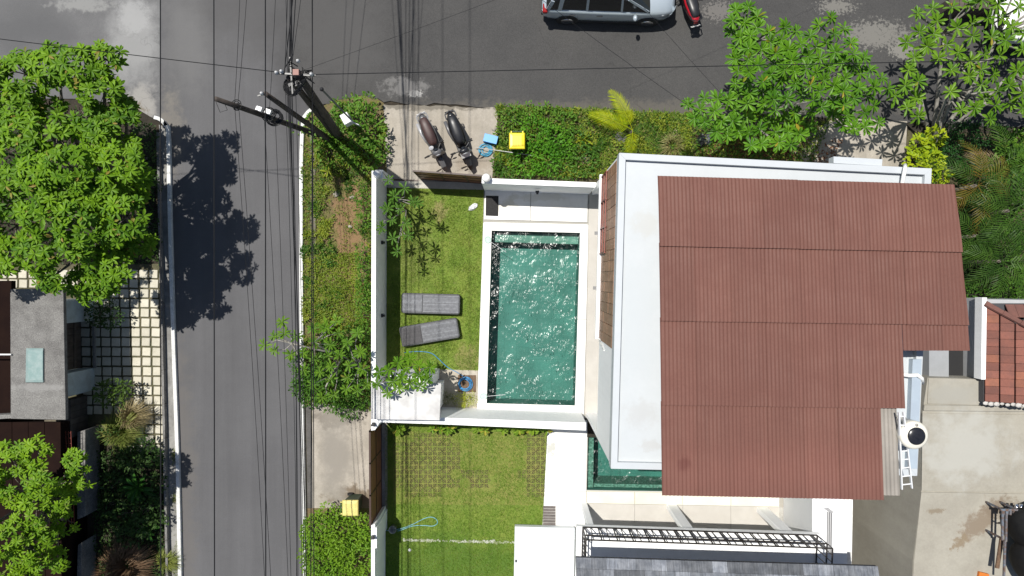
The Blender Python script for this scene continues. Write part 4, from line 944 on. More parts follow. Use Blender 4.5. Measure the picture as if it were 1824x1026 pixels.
# neighbour tree beyond the upper left corner: only the edge of its shade falls into the picture
# ---------------------------------------------------------------- frangipani trees
M_fr = leafmat('frangipani_leaf', (0.044, 0.135, 0.009), (0.118, 0.260, 0.014), (0.34, 0.28, 0.03), rough=0.42, yf=0.025)
M_fr2 = leafmat('frangipani_leaf_light', (0.060, 0.155, 0.010), (0.145, 0.270, 0.018), (0.34, 0.26, 0.04), rough=0.38, yf=0.02)
def poisson(poly, r, n=4000, seed=1):
    rr = random.Random(seed); xs = [p[0] for p in poly]; ys = [p[1] for p in poly]; out = []
    for _ in range(n):
        q = (rr.uniform(min(xs), max(xs)), rr.uniform(min(ys), max(ys)))
        if inside(q, poly) and all((q[0]-o[0])**2+(q[1]-o[1])**2 > r*r for o in out): out.append(q)
    return out
def frangipani(label, pts, zf, base, m, leaf, hubs, trunk_r=0.12, k=(15, 20), nobj=300, bark=None):
    t = thing('frangipani_tree', label, 'tree', base); L = Leaves(); br = MB(); base = Vector(base)
    hp = [P(x, y, z) for x, y, z in hubs]; bark = bark or M_pbark
    for h in hp:
        limb(br, base+Vector((0, 0, -.05)), h, trunk_r, trunk_r*.55, .06, 8)
    for x, y in pts:
        z = zf(x, y); p = P(x, y, z); h = min(hp, key=lambda q: (q-p).length)
        mid = h.lerp(p, .55)+Vector((R.uniform(-.15, .15), R.uniform(-.15, .15), -.12))
        fb = 1 if trunk_r > .065 else .42; br.tube([h, mid, p+Vector((0, 0, -.08)), p], [trunk_r*.5, .035*fb, .024*fb, .02*fb], 5)
        out = (p-h); out.z = 0
        n = Vector((R.uniform(-.3, .3), R.uniform(-.3, .3), 1.2))+(out.normalized()*0.35 if out.length > .01 else Vector())
        L.rosette(p, n, R.randint(*k), leaf*R.uniform(.85, 1.12), lo=-.25, hi=.85)
    br.build('trunk', bark, t, smooth=True); emit(t, L, T_FRANG, m, nobj); return t
polyF1 = [(1300, 12), (1345, 5), (1360, 50), (1440, 45), (1480, 28), (1510, 50), (1530, 100), (1575, 120), (1592, 150), (1560, 175), (1575, 215), (1545, 240), (1500, 225), (1460, 200), (1440, 235), (1400, 270), (1340, 260), (1290, 240), (1240, 225), (1222, 180), (1260, 170), (1300, 165), (1310, 120), (1300, 80)]
z1 = lambda x, y: 3.9+0.5*noise.noise((x*.012, y*.012, 1))+(0.45 if 1330 < x < 1530 and 60 < y < 200 else -0.2)+R.uniform(-.25, .25)
frangipani('large dense frangipani tree between the side road and the corrugated roof', poisson(polyF1, 18.5, 14000, 3), z1, tuple(P(1335, 212)), M_fr, 0.30, [(1390, 190, 1.6), (1330, 190, 1.8), (1440, 150, 1.9), (1380, 130, 2.0), (1480, 200, 1.8), (1330, 80, 2.2)])
polyF2 = [(1640, 10), (1700, -10), (1790, -20), (1900, 0), (1950, 100), (1930, 190), (1850, 210), (1800, 190), (1770, 215), (1700, 195), (1650, 210), (1600, 205), (1590, 170), (1620, 140), (1610, 85), (1620, 50)]
p2 = [q for q in poisson(polyF2, 23, 9000, 8) if not (1655 < q[0] < 1690 and 130 < q[1] < 215) and not (1710 < q[0] < 1740 and 140 < q[1] < 175)]
frangipani('sparser frangipani tree with pale bare trunk at the top right corner', p2, lambda x, y: 2.9+R.uniform(-.3, .4), (P(1660, 262).x, P(1660, 262).y, 0), M_fr2, 0.32, [(1692, 160, 1.9), (1672, 215, 1.1), (1760, 180, 1.6), (1640, 175, 1.6), (1710, 110, 2.2), (1800, 130, 2.1), (1780, 60, 2.3), (1680, 60, 2.2)], trunk_r=0.075, k=(12, 17))
# bare-branched frangipani on the lawn beside the long wall
p3 = [(702, 350), (720, 335), (690, 372), (712, 372), (735, 358), (698, 392), (680, 405), (742, 362), (722, 398), (700, 425), (728, 420), (692, 320), (708, 448)]
frangipani('thin young frangipani with bare branches leaning over the shaded lawn', p3, lambda x, y: 2.2+R.uniform(-.2, .3), (P(722, 372).x, P(722, 372).y, 0), leafmat('young_frangipani_leaf', (0.07, 0.16, 0.02), (0.10, 0.20, 0.03)), 0.25, [(705, 375, 1.5), (708, 355, 1.7), (696, 390, 1.6), (715, 405, 1.5)], trunk_r=0.03, k=(8, 12))
p4 = poisson([(672, 655), (700, 640), (735, 636), (770, 650), (768, 678), (745, 690), (715, 690), (690, 705), (668, 690)], 16, 2000, 4)
frangipani('yellow-green frangipani crown overlapping the pump shed roof', p4, lambda x, y: 2.6+R.uniform(-.1, .25), tuple(P(735, 655)), M_fr2, 0.27, [(725, 660, 1.9), (700, 672, 2.1), (745, 662, 2.0)], trunk_r=0.05, k=(13, 17))
# straggling tree on the verge reaching over the kerb
M_vt = leafmat('verge_tree_leaf', (0.062, 0.150, 0.012), (0.13, 0.24, 0.02), (0.30, 0.10, 0.04), yf=0.012)
p5 = poisson([(470, 590), (500, 570), (540, 590), (600, 570), (650, 600), (655, 690), (600, 720), (550, 700), (530, 660), (500, 640), (470, 620)], 20, 3000, 6)
frangipani('straggling verge tree with pale branches reaching over the white kerb', p5, lambda x, y: 2.0+R.uniform(-.4, .5), (P(615, 632).x, P(615, 632).y, 0), M_vt, 0.25, [(560, 610, 1.5), (600, 660, 1.4), (640, 650, 1.5), (520, 612, 1.9), (580, 690, 1.2)], trunk_r=0.045, k=(10, 14))

# ---------------------------------------------------------------- bushes
def bush(name, label, cat, lumps, m, dens=260, leaf=0.09, tmpl=None, group=None, nobj=0, up=0.5, part='foliage', stem=True):
    """lumps: (x, y, zc, r_px[, squash])"""
    c0 = P(lumps[0][0], lumps[0][1], lumps[0][2]); t = thing(name, label, cat, (c0.x, c0.y, 0), 0, group); L = Leaves(); st = MB()
    for l in lumps:
        c = P(*l[:3]); r = PX(l[3], l[2]); sq = l[4] if len(l) > 4 else 0.7; n = int(dens*(r/0.5)**2)
        if stem:
            for _ in range(4): st.tube([(c.x+R.uniform(-.05, .05), c.y+R.uniform(-.05, .05), 0), c+Vector((R.uniform(-.4, .4)*r, R.uniform(-.4, .4)*r, r*sq*.4))], [.018, .006], 5)
        for _ in range(n):
            d = Vector((R.gauss(0, 1), R.gauss(0, 1), abs(R.gauss(.2, .8)))).normalized(); q = 0.55+0.5*R.random()**.5
            q *= 1+0.28*noise.noise(d*2.1+c)
            p = c+Vector((d.x*r*q, d.y*r*q, d.z*r*sq*q))
            if p.z < 0.03: p.z = 0.03+R.random()*.1
            dd = (d+Vector((R.gauss(0, .7), R.gauss(0, .7), R.gauss(.1, .5)))).normalized()
            L.add(p, dd, Vector((0, 0, up))+d+Vector((R.gauss(0, .4), R.gauss(0, .4), 0)), leaf*R.uniform(.7, 1.3))
    if stem: kind(st.build('stem', M_bark, t), 'stuff')
    if nobj: emit(t, L, tmpl or T_SMALL, m, nobj)
    else: joined(part, tmpl or T_SMALL, L.arr(), m, t)
    return t
M_b1 = leafmat('bush_leaf_green', (0.055, 0.15, 0.014), (0.12, 0.23, 0.024), (0.20, 0.24, 0.04))
M_b2 = leafmat('bush_leaf_mid', (0.040, 0.115, 0.014), (0.085, 0.18, 0.02))
M_b3 = leafmat('hedge_leaf_dark', (0.016, 0.062, 0.014), (0.032, 0.10, 0.022), rough=0.35)
M_y = leafmat('golden_hedge_leaf', (0.20, 0.30, 0.010), (0.36, 0.42, 0.016), (0.10, 0.20, 0.02), yf=0.2)
M_shade = leafmat('shade_plant_leaf', (0.030, 0.070, 0.016), (0.055, 0.10, 0.025))
bush('creeper_bush', 'leafy creeper bush growing round the feet of the utility poles', 'bush',
     [(640, 215, .45, 30), (655, 185, .6, 18), (650, 200, .9, 14, 1.2), (665, 235, .5, 26), (625, 250, .4, 34), (650, 280, .35, 30), (600, 240, .3, 24), (605, 188, .25, 14), (590, 275, .2, 26), (672, 270, .3, 20), (570, 235, .15, 20), (612, 205, .2, 20), (588, 218, .2, 20), (560, 215, .12, 14), (630, 188, .25, 18)], M_b1, 190, .12, up=1.0)
bush('round_bush', 'dense bright bush at the bottom of the verge below the yellow-lidded bin', 'bush',
     [(590, 950, .7, 45), (620, 945, .7, 42), (575, 985, .6, 38), (630, 990, .7, 42), (595, 1015, .6, 50), (565, 945, .4, 28), (645, 960, .5, 26), (600, 1060, .6, 60)], leafmat('round_bush_leaf', (0.075, 0.175, 0.010), (0.16, 0.275, 0.018)), 330, .10, up=1.4)
bush('low_bush', 'dark green bush at the foot of the straggling verge tree', 'bush',
     [(600, 690, .5, 40), (560, 680, .4, 34), (640, 690, .5, 34), (620, 720, .35, 26), (545, 650, .3, 26), (640, 610, .5, 34), (600, 640, .4, 40), (555, 700, .3, 24), (540, 690, .3, 20)], M_b2, 330, .10)
bush('clipped_shrub', 'bright green leafy shrub in the planted bed beside the yellow-lidded wheelie bin', 'shrub',
     [(955, 238, .45, 30), (985, 250, .4, 28), (940, 285, .35, 30), (975, 285, .35, 28), (1000, 265, .3, 24)], leafmat('vivid_leaf', (0.045, 0.16, 0.010), (0.11, 0.27, 0.016)), 260, .10, up=1.0)
bush('low_shrub', 'olive green low shrub nearest the road in the planted bed', 'shrub', [(915, 215, .25, 26), (940, 210, .2, 24), (975, 212, .2, 28), (1005, 222, .2, 26), (900, 240, .15, 18)], M_b1, 200, .10, up=1.0)
bush('low_shrub', 'low green shrub at the bottom edge of the planted bed against the white wall', 'shrub', [(900, 295, .25, 22), (930, 308, .2, 20), (1005, 300, .25, 28), (1040, 290, .25, 26), (1025, 255, .25, 26)], M_b2, 200, .10, up=1.0)
bush('verge_shrub', 'narrow green shrub row hugging the outside of the long white wall', 'shrub', [(646+R.uniform(-2, 2), y, .35+R.uniform(0, .2), R.uniform(10, 15), 1.0) for y in list(range(330, 400, 22))+list(range(450, 600, 16))], M_b1, 500, .08)
bush('golden_hedge', 'golden yellow leafy hedge beside the driveway corner of the house', 'hedge', [(1640, 262, .9, 22), (1660, 245, 1.0, 18), (1632, 290, .9, 20), (1655, 290, 1.0, 22), (1668, 312, .9, 18), (1660, 330, .7, 16)], M_y, 230, .17, up=2.2)
bush('dark_hedge', 'dark green clipped hedge between the golden hedge and the bare trunk', 'hedge', [(1700, 275, .8, 24), (1725, 280, .8, 22), (1690, 258, .8, 20), (1680, 275, .7, 18)], M_b3, 480, .07)
bush('dark_hedge', 'dark green hedge along the side road below the sparse frangipani', 'hedge', [(1720, 240, .8, 24), (1750, 238, .8, 24), (1780, 245, .8, 22), (1700, 232, .7, 18)], M_b3, 480, .07)
bush('broadleaf_bush', 'bright broad-leaved bush at the right edge above the palms', 'bush', [(1800, 262, .9, 26), (1822, 270, 1.0, 30), (1815, 300, .8, 26)], M_b1, 120, .26, T_LEAF, up=.9)
bush('garden_bush', 'green bush behind the palms beside the terracotta roof', 'bush', [(1735, 530, 1.4, 22), (1790, 525, 1.3, 30), (1820, 520, 1.4, 30), (1730, 560, 1.0, 16)], M_b2, 200, .14, T_LEAF)
bush('garden_bush', 'bush at the right edge halfway down the palms', 'bush', [(1815, 330, 1.2, 30), (1820, 400, 1.3, 34), (1825, 460, 1.2, 30)], M_b2, 130, .16, T_LEAF)
bush('garden_bush', 'shaded bush beneath the palms next to the corrugated roof edge', 'bush', [(1720, 420, .8, 40), (1760, 450, .8, 40), (1740, 380, .8, 40), (1770, 350, .8, 36), (1720, 480, .8, 34), (1780, 500, .9, 36)], M_shade, 160, .14, T_LEAF)
M_lime = leafmat('lime_fern', (0.26, 0.33, 0.012), (0.42, 0.44, 0.03))
bush('lime_shrub', 'lime yellow shrub beside the coiled hose and the pool corner', 'shrub', [(822, 711, .25, 13), (838, 711, .25, 12), (830, 713, .25, 12)], M_lime, 700, .11, T_BLADE, up=1.0)
bush('lime_shrub', 'shaded olive shrub right of the pump shed', 'shrub', [(795, 708, .2, 11), (806, 710, .2, 9)], leafmat('olive_fern', (0.10, 0.14, 0.02), (0.14, 0.18, 0.03)), 700, .11, T_BLADE, up=1.0)
# shaded garden on the left
bush('garden_shrub', 'leafy shrub in front of the lower gatehouse pillar', 'shrub', [(205, 695, .7, 22), (215, 708, .6, 20), (190, 700, .5, 22), (222, 690, .7, 13)], leafmat('pale_shrub', (0.05, 0.10, 0.018), (0.11, 0.17, 0.03)), 260, .10)
bush('garden_shrub', 'shrub under the overhanging tree at the upper gatehouse pillar', 'shrub', [(185, 550, .6, 24), (200, 565, .5, 20), (170, 560, .4, 18)], M_shade, 280, .10)
bush('garden_shrub', 'dark shrub in the shaded garden below the ornamental grass', 'shrub', [(235, 815, .5, 24), (260, 800, .5, 22), (275, 812, .5, 18), (215, 810, .4, 20)], M_shade, 260, .12)
bush('garden_shrub', 'dark drooping shrub in the shaded garden above the reddish grass', 'shrub', [(225, 920, .5, 26), (250, 935, .5, 22), (265, 905, .4, 24), (235, 950, .4, 22)], M_shade, 260, .12)
bush('garden_shrub', 'dark undergrowth along the grey concrete yard wall', 'shrub', [(195, 770, .4, 20), (205, 860, .4, 22), (200, 900, .3, 20), (285, 860, .4, 14), (285, 930, .4, 14)], M_shade, 200, .12)
bush('garden_shrub', 'low shrub at the corner where the yard wall meets the worn side lane', 'shrub', [(262, 240, .3, 20), (255, 280, .3, 24), (270, 330, .3, 18), (262, 400, .3, 22), (240, 330, .3, 26), (270, 440, .3, 16)], M_shade, 260, .10)
# agave-like plant
def spiky(name, label, x, y, k, ln, m, tmpl=T_FRANG, z=0.25, hi=1.2, lo=-.1, cat='plant', ws=.8):
    v = P(x, y, z); t = thing(name, label, cat, (v.x, v.y, 0)); L = Leaves()
    L.rosette(v, (0, 0, 1), k, ln, lo, hi, ws); MB().tube([(v.x, v.y, 0), v], [.04, .03], 7).build('stem', M_bark, t)
    emit(t, L, tmpl, m, 300); return t
M_spike = leafmat('dark_spike_leaf', (0.030, 0.105, 0.018), (0.055, 0.16, 0.025), rough=.3)
spiky('spiky_plant', 'spiky dark green plant in the middle of the shaded left garden', 245, 868, 22, .62, M_spike)
spiky('spiky_plant', 'smaller spiky plant lower in the shaded left garden', 262, 940, 14, .5, M_spike)
spiky('yellow_plant', 'small yellow-green fan plant in the planted bed left of the palm', 1040, 247, 16, .36, leafmat('yellow_green_leaf', (0.22, 0.28, 0.02), (0.32, 0.34, 0.03)), ws=.6)
spiky('seedling', 'yellowish seedling on the verge below the utility poles', 585, 305, 9, .30, leafmat('seedling_leaf', (0.20, 0.26, 0.02), (0.28, 0.32, 0.04)), z=.15)
spiky('rosette_plant', 'large-leaved rosette plant in the upper part of the verge tree', 582, 585, 16, .42, M_vt, z=.5)
# ornamental grasses
def grass_clump(label, x, y, r, k, h, m, seed, lean=(0, 0)):
    v = P(x, y, 0); t = thing('ornamental_grass', label, 'grass clump', (v.x, v.y, 0)); b = MB(); rr = random.Random(seed)
    for _ in range(k):
        a = rr.uniform(0, 6.28); q = rr.random()**.5*r*.25; out = rr.uniform(.35, 1.0)*r; hh = h*rr.uniform(.6, 1); c = Vector((math.cos(a), math.sin(a), 0)); s = Vector((-c.y, c.x, 0))*.008
        p0 = v+c*q; p1 = p0+c*out*.45+Vector((lean[0]*.5, lean[1]*.5, hh)); p2 = p0+c*out+Vector((lean[0], lean[1], hh*rr.uniform(.35, .9)))
        b.add([p0-s, p0+s, p1+s, p1-s, p2], [(0, 1, 2, 3), (3, 2, 4)])
    o = b.build('blades', m, t); o['kind'] = 'stuff'
grass_clump('pale green fountain grass spilling over the sunny yard tiles', 232, 762, .78, 700, .75, leafmat('fountain_grass', (0.13, 0.19, 0.035), (0.24, 0.24, 0.07)), 1)
grass_clump('straw-coloured fountain grass just above the pale green clump', 250, 735, .60, 420, .85, leafmat('straw_grass', (0.25, 0.20, 0.10), (0.34, 0.28, 0.15)), 2, (.15, .05))
grass_clump('reddish brown ornamental grass in the lower left garden corner', 235, 1000, 1.0, 900, .7, leafmat('red_grass', (0.12, 0.065, 0.035), (0.22, 0.15, 0.09)), 3)
grass_clump('light green grass tuft beside the pavement at lower left', 300, 995, .45, 240, .35, leafmat('tuft_grass', (0.15, 0.20, 0.03), (0.25, 0.27, 0.07)), 4, (.1, 0))
grass_clump('dry pale grass clump under the palm against the house', 1195, 262, .5, 300, .4, leafmat('dry_grass', (0.24, 0.21, 0.09), (0.20, 0.24, 0.06)), 5)

# ---------------------------------------------------------------- palms
def frond(parent, base, d, ln, m, width=.34, droop=.35, rise=.4, k=26, rach=.012, lw=.011):
    """one pinnate frond: midrib and two rows of leaflets"""
    base = Vector(base); d = Vector((d[0], d[1], 0)).normalized(); s = Vector((-d.y, d.x, 0)); b = MB(); pts = []
    for i in range(9):
        t = i/8; pts.append(base+d*ln*t*(1-.12*t)+Vector((0, 0, rise*ln*t*1.6-(rise*1.2+droop)*ln*t*t)))
    b.tube(pts, [rach*(1-.75*i/8) for i in range(9)], 5)
    def at(t):
        f = t*8; i = min(7, int(f)); return pts[i].lerp(pts[i+1], f-i), (pts[i+1]-pts[i]).normalized()
    for i in range(k):
        t = .12+.87*i/(k-1); p, tg = at(t); up = s.cross(tg); w_ = width*(math.sin(math.pi*(0.14+.82*t)))**.6
        for sg in (-1, 1):
            dr = (s*sg*(1-.35*t)+tg*(.45+.75*t)+up*R.uniform(.0, .30)).normalized(); L_ = w_*R.uniform(.88, 1.08); hw = tg*lw
            q0 = p; q1 = p+dr*L_*.5+Vector((0, 0, .02)); q2 = p+dr*L_+Vector((0, 0, -.16*L_))
            b.add([q0-hw*.5, q0+hw*.5, q1+hw, q1-hw, q2], [(0, 1, 2, 3), (3, 2, 4)])
    return b.build('frond', m, parent)
M_pal_y = leafmat('golden_palm_leaf', (0.22, 0.30, 0.006), (0.42, 0.44, 0.010), rough=.55, spec=.12)
M_pal = leafmat('palm_leaf', (0.020, 0.056, 0.009), (0.058, 0.120, 0.015), rough=.45, spec=.2)
M_pal_o = leafmat('ageing_palm_leaf', (0.17, 0.10, 0.02), (0.10, 0.12, 0.02), rough=.4)
M_pal_d = leafmat('dry_palm_leaf', (0.26, 0.18, 0.10), (0.34, 0.26, 0.17), rough=.7)
def palm(label, x, y, zc, fr, tr=.05, group=None):
    v = P(x, y, zc); t = thing('palm', label, 'palm', (v.x, v.y, 0), 0, group)
    MB().tube([(v.x, v.y, -.05), (v.x+.02, v.y, zc*.5), (v.x, v.y, zc)], [tr*1.3, tr, tr*.8], 9).build('trunk', M_bark, t, smooth=True)
    for (ang, ln, m, *o) in fr:
        a = math.radians(ang); frond(t, v, (math.cos(a), math.sin(a)), ln, m, **(o[0] if o else {}))
    return t
palm('young golden palm with three bright yellow-green fronds beside the white roof corner', 1127, 232, .7,
     [(118, 1.75, M_pal_y, dict(width=.42, k=34, lw=.015, droop=.2, rise=.35)), (158, 1.75, M_pal_y, dict(width=.44, k=34, lw=.015, droop=.2, rise=.35)), (262, .95, M_pal_y, dict(width=.36, k=22, rise=.5)), (25, .7, M_pal, dict(width=.12, k=10)), (-25, .6, M_pal, dict(width=.12, k=10))], .05)
G = 'palms beside the corrugated roof'
pr = random.Random(4)
def pf_(n, ln, ms, off=0): return [(off+i*360/n+pr.uniform(-14, 14), ln*pr.uniform(.85, 1.1), pr.choice(ms), dict(width=.50, k=20, lw=.020, droop=pr.uniform(.3, .6), rise=pr.uniform(.3, .6))) for i in range(n)]
palm('palm with ageing orange fronds next to the white parapet corner', 1742, 330, 2.6, pf_(7, 1.7, [M_pal, M_pal_o, M_pal]), .06, G)
palm('palm at the right edge halfway along the corrugated roof', 1800, 375, 2.9, pf_(7, 1.9, [M_pal], 20), .06, G)
palm('green palm nearest the corrugated roof edge', 1740, 420, 2.6, pf_(6, 1.6, [M_pal], 10), .06, G)
palm('tall palm with drooping green fronds just above the terracotta roof', 1785, 465, 2.7, pf_(7, 1.8, [M_pal, M_pal, M_pal, M_pal, M_pal_o], 5), .06, G)
palm('palm with one dry whitish frond below the dark hedge', 1785, 290, 2.3, [(165, 1.2, M_pal_d), (200, 1.3, M_pal_o)]+pf_(5, 1.5, [M_pal], 250), .06, G)

# ---------------------------------------------------------------- row of large-leaved plants at the foot of the dividing wall
M_row = leafmat('row_plant_leaf', (0.10, 0.21, 0.018), (0.20, 0.30, 0.025), (0.38, 0.36, 0.05), yf=.2)
for i, (x, lab) in enumerate(((715, 'leafy plant nearest the side gate'), (775, 'leafy plant with narrow yellowish leaves'), (800, 'leafy plant with drooping pale leaves'), (855, 'leafy plant with yellow mottled leaves'), (895, 'leafy plant halfway along the right part'), (925, 'broad-leaved plant second from the pale terrace'), (950, 'broad bright plant near the terrace slab'), (966, 'broad-leaved plant touching the terrace slab'))):
    v = P(x, 763, .35); t = thing('leafy_plant', lab+' at the foot of the dividing wall', 'plant', (v.x, v.y, 0), 0, 'row of plants along the dividing wall'); L = Leaves()
    for q in range(3): L.rosette(v+Vector((R.uniform(-.18, .18), R.uniform(-.06, .02), R.uniform(-.1, .15))), (R.uniform(-.3, .3), -.5, 1), R.randint(5, 7), R.uniform(.22, .32), -.2, .8, 1.25)
    MB().tube([(v.x, v.y, 0), v], [.02, .012], 6).build('stem', M_bark, t); emit(t, L, T_LEAF, M_row, 60)

M_dw = leafmat('deep_weed_leaf', (0.030, 0.085, 0.010), (0.060, 0.13, 0.014)); M_yw = leafmat('yellow_weed_leaf', (0.14, 0.20, 0.016), (0.24, 0.27, 0.03))
# ---------------------------------------------------------------- ground cover that nobody could count
def scatter(poly, n, seed, excl=(), dens_fn=None):
    rr = random.Random(seed); xs = [p[0] for p in poly]; ys = [p[1] for p in poly]; out = []
    while len(out) < n:
        q = (rr.uniform(min(xs), max(xs)), rr.uniform(min(ys), max(ys)))
        if not inside(q, poly) or any(inside(q, e) for e in excl): continue
        if dens_fn and rr.random() > dens_fn(*q): continue
        out.append(q)
    return out
def cover(name, label, poly, n, leaf, m, tmpl, hmax=.1, seed=1, upbias=.8, dens=None, excl=(), base=0.02, flat=.6):
    pts = scatter(poly, n, seed, excl, dens); k = len(pts); rs = np.random.RandomState(seed)
    p = np.zeros((k, 3))
    for i, (x, y) in enumerate(pts):
        v = P(x, y); hb = max(0., .5+.7*noise.noise((v.x*1.6, v.y*1.6, seed))+.3*noise.noise((v.x*5, v.y*5, seed)))
        p[i] = (v.x, v.y, base+hmax*hb*rs.uniform(.3, 1))
    d = rs.normal(size=(k, 3)); d[:, 2] = np.abs(d[:, 2])*upbias; u = rs.normal(size=(k, 3))*flat; u[:, 2] = 1
    s_ = (leaf*rs.uniform(.6, 1.4, k))[:, None]*np.ones((1, 3))
    o = joined(name, tmpl, (p, nrm(d), u, s_), m); o['label'] = label; return o
nz = lambda x, y, s, k: noise.noise((x*s, y*s, k))
M_g1 = leafmat('lawn_blade', (0.095, 0.175, 0.018), (0.195, 0.265, 0.042), (0.26, 0.24, 0.09), rough=.5, trans=.35, yf=.10)
M_g2 = leafmat('lower_lawn_blade', (0.085, 0.175, 0.014), (0.175, 0.26, 0.036), (0.24, 0.23, 0.08), rough=.5, trans=.35, yf=.06)
cover('lawn_grass', 'short trodden grass of the pool garden', [(689, 336), (861, 339), (852, 659), (689, 654)], 26000, .075, M_g1, T_TUFT, .02, 1, .9, lambda x, y: .55+.9*nz(x, y, .03, 3)+.2)
def paverzone(x, y):
    x += 9*nz(x, y, .06, 3); y += 9*nz(x, y, .06, 5)
    q = min(1, max(0, 1.15-((x-765)/58)**4-((y-828)/52)**4)) if x < 830 else max(0, 1-((x-848)/30)**4-((y-858)/17)**4, 1-((x-955)/24)**4-((y-825)/60)**4)
    d = min(math.hypot(x-843, y-822)/16, math.hypot(x-812, y-846)/12)
    return max(0, min(1, q))*min(1, max(0, d-.7))
cover('lawn_grass', 'grass of the lower garden, thin between the grid pavers', [(686, 758), (975, 762), (966, 936), (917, 938), (914, 1080), (686, 1080)], 42000, .07, M_g2, T_TUFT, .02, 2, .9,
      lambda x, y: (.95+.2*nz(x, y, .03, 2))*(1-.9*paverzone(x, y)*min(1, max(.55, .85+.8*nz(x, y, .03, 9)))))
M_w1 = leafmat('weed_leaf', (0.085, 0.16, 0.016), (0.17, 0.23, 0.03), (0.30, 0.24, 0.09), yf=.12)
M_w2 = leafmat('weed_blade', (0.10, 0.16, 0.02), (0.20, 0.24, 0.05), (0.36, 0.29, 0.13), yf=.15)
vg = [(545, 225), (690, 225), (662, 330), (660, 730), (560, 715), (541, 700), (539, 300)]
bare = lambda x, y: min(1, max(.05, .85+1.3*nz(x, y, .02, 4)+.7*nz(x, y, .07, 8)-1.0*max(0, 1-((x-622-10*nz(x, y, .03, 1))/34)**2)*max(0, 1-((y-430)/150)**4)-1.1*max(0, nz(x, y, .035, 77)*2-.1)-.5*max(0, nz(x, y, .09, 78)*2)))
cover('verge_weeds', 'rough grass on the roadside verge', vg, 6500, .13, M_w2, T_BLADE, .12, 3, 1.1, lambda x, y: max(.32+.5*nz(x, y, .08, 12), bare(x, y)))
cover('verge_weeds', 'small leafy weeds on the roadside verge', vg, 6500, .065, M_w1, T_SMALL, .30, 4, .6, bare)
cover('verge_weeds', 'dark green weed patches on the roadside verge', vg, 4500, .085, M_dw, T_SMALL, .28, 21, .6, lambda x, y: max(.02, 1.8*nz(x, y, .028, 31)-.1)*bare(x, y))
cover('verge_weeds', 'yellow-green weed patches on the roadside verge', vg, 5000, .07, M_yw, T_SMALL, .22, 22, .6, lambda x, y: max(.02, 1.8*nz(x, y, .03, 37)-.1)*bare(x, y))
cover('verge_creeper', 'yellowish creeper spreading on the verge above the straggling tree', [(566, 450), (640, 450), (648, 590), (560, 590), (548, 520)], 5000, .06, leafmat('creeper_leaf', (0.12, 0.19, 0.016), (0.22, 0.27, 0.03)), T_SMALL, .22, 9, .6)
cover('kerb_grass', 'yellowish grass strip along the white kerb', [(540, 245), (553, 240), (553, 560), (540, 520)], 1300, .10, M_w2, T_BLADE, .06, 5, 1.0)
bedp = wob([(884, 190), (1040, 197), (1250, 206), (1300, 208), (1480, 215)], 3, 8, 12, closed=False)+[(1440, 300), (1060, 318), (880, 312)]
cover('bed_grass', 'long rough grass in the planted bed', bedp, 7000, .24, leafmat('long_grass', (0.075, 0.155, 0.018), (0.15, 0.22, 0.03), (0.30, 0.27, 0.10), yf=.1), T_BLADE, .16, 6, 1.1, lambda x, y: (max(.1, .5+1.5*nz(x, y, .03, 66)) if x < 1060 else 1) if x < 1230 else .22)
cover('bed_weeds', 'leafy weeds in the planted bed', bedp, 5500, .08, M_w1, T_SMALL, .45, 7, .6, lambda x, y: max(.02, .4+1.9*nz(x, y, .03, 2)) if x < 1120 else .1)
cover('bed_weeds', 'dark green leafy patches in the planted bed', bedp, 4500, .10, M_dw, T_SMALL, .35, 23, .6, lambda x, y: max(.02, 2*nz(x, y, .025, 41)-.1) if x < 1130 else .1)
cover('bed_weeds', 'yellow-green leafy patches in the planted bed', bedp, 6000, .075, M_yw, T_SMALL, .35, 24, .6, lambda x, y: max(.02, 2*nz(x, y, .03, 43)-.1) if x < 1230 else .05)
cover('road_edge_weeds', 'weeds along the broken edge of the dark side road', wob([(884, 186), (1040, 193), (1250, 202)], 2, 9, 3, closed=False)+[(1250, 214), (1040, 206), (884, 199)], 1500, .07, M_w1, T_SMALL, .1, 14, .6)
cover('leaf_litter', 'dead brown leaves on the ground under the large frangipani', [(1240, 245), (1500, 250), (1480, 300), (1240, 300)], 1600, .09, leafmat('dead_leaf', (0.13, 0.06, 0.03), (0.24, 0.12, 0.07), rough=.8), T_SMALL, .03, 8, .1)
cover('under_growth', 'dark undergrowth of the left garden', [(150, 800), (290, 800), (300, 1080), (180, 1080), (170, 920)], 5000, .09, M_shade, T_SMALL, .25, 10, .7)
cover('under_growth', 'dark undergrowth beneath the large left tree', [(-80, 190), (230, 190), (284, 250), (286, 470), (-80, 470)], 5000, .09, M_shade, T_SMALL, .2, 11, .7)
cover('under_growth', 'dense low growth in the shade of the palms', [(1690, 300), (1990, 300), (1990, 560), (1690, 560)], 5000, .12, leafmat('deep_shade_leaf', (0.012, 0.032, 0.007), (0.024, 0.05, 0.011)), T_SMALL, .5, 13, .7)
cover('joint_grass', 'grass and moss in the joints of the left yard tiles', [(-60, 480), (286, 480), (295, 800), (160, 760), (-60, 740)], 6000, .035, M_shade, T_TUFT, .02, 15, .9)
cover('kerb_tufts', 'dry tufts growing out of the left white kerb', [(309, 800), (318, 800), (326, 1040), (312, 1040)], 500, .12, M_w2, T_BLADE, .1, 16, 1.0, lambda x, y: max(.02, nz(x, y, .05, 3)*2))
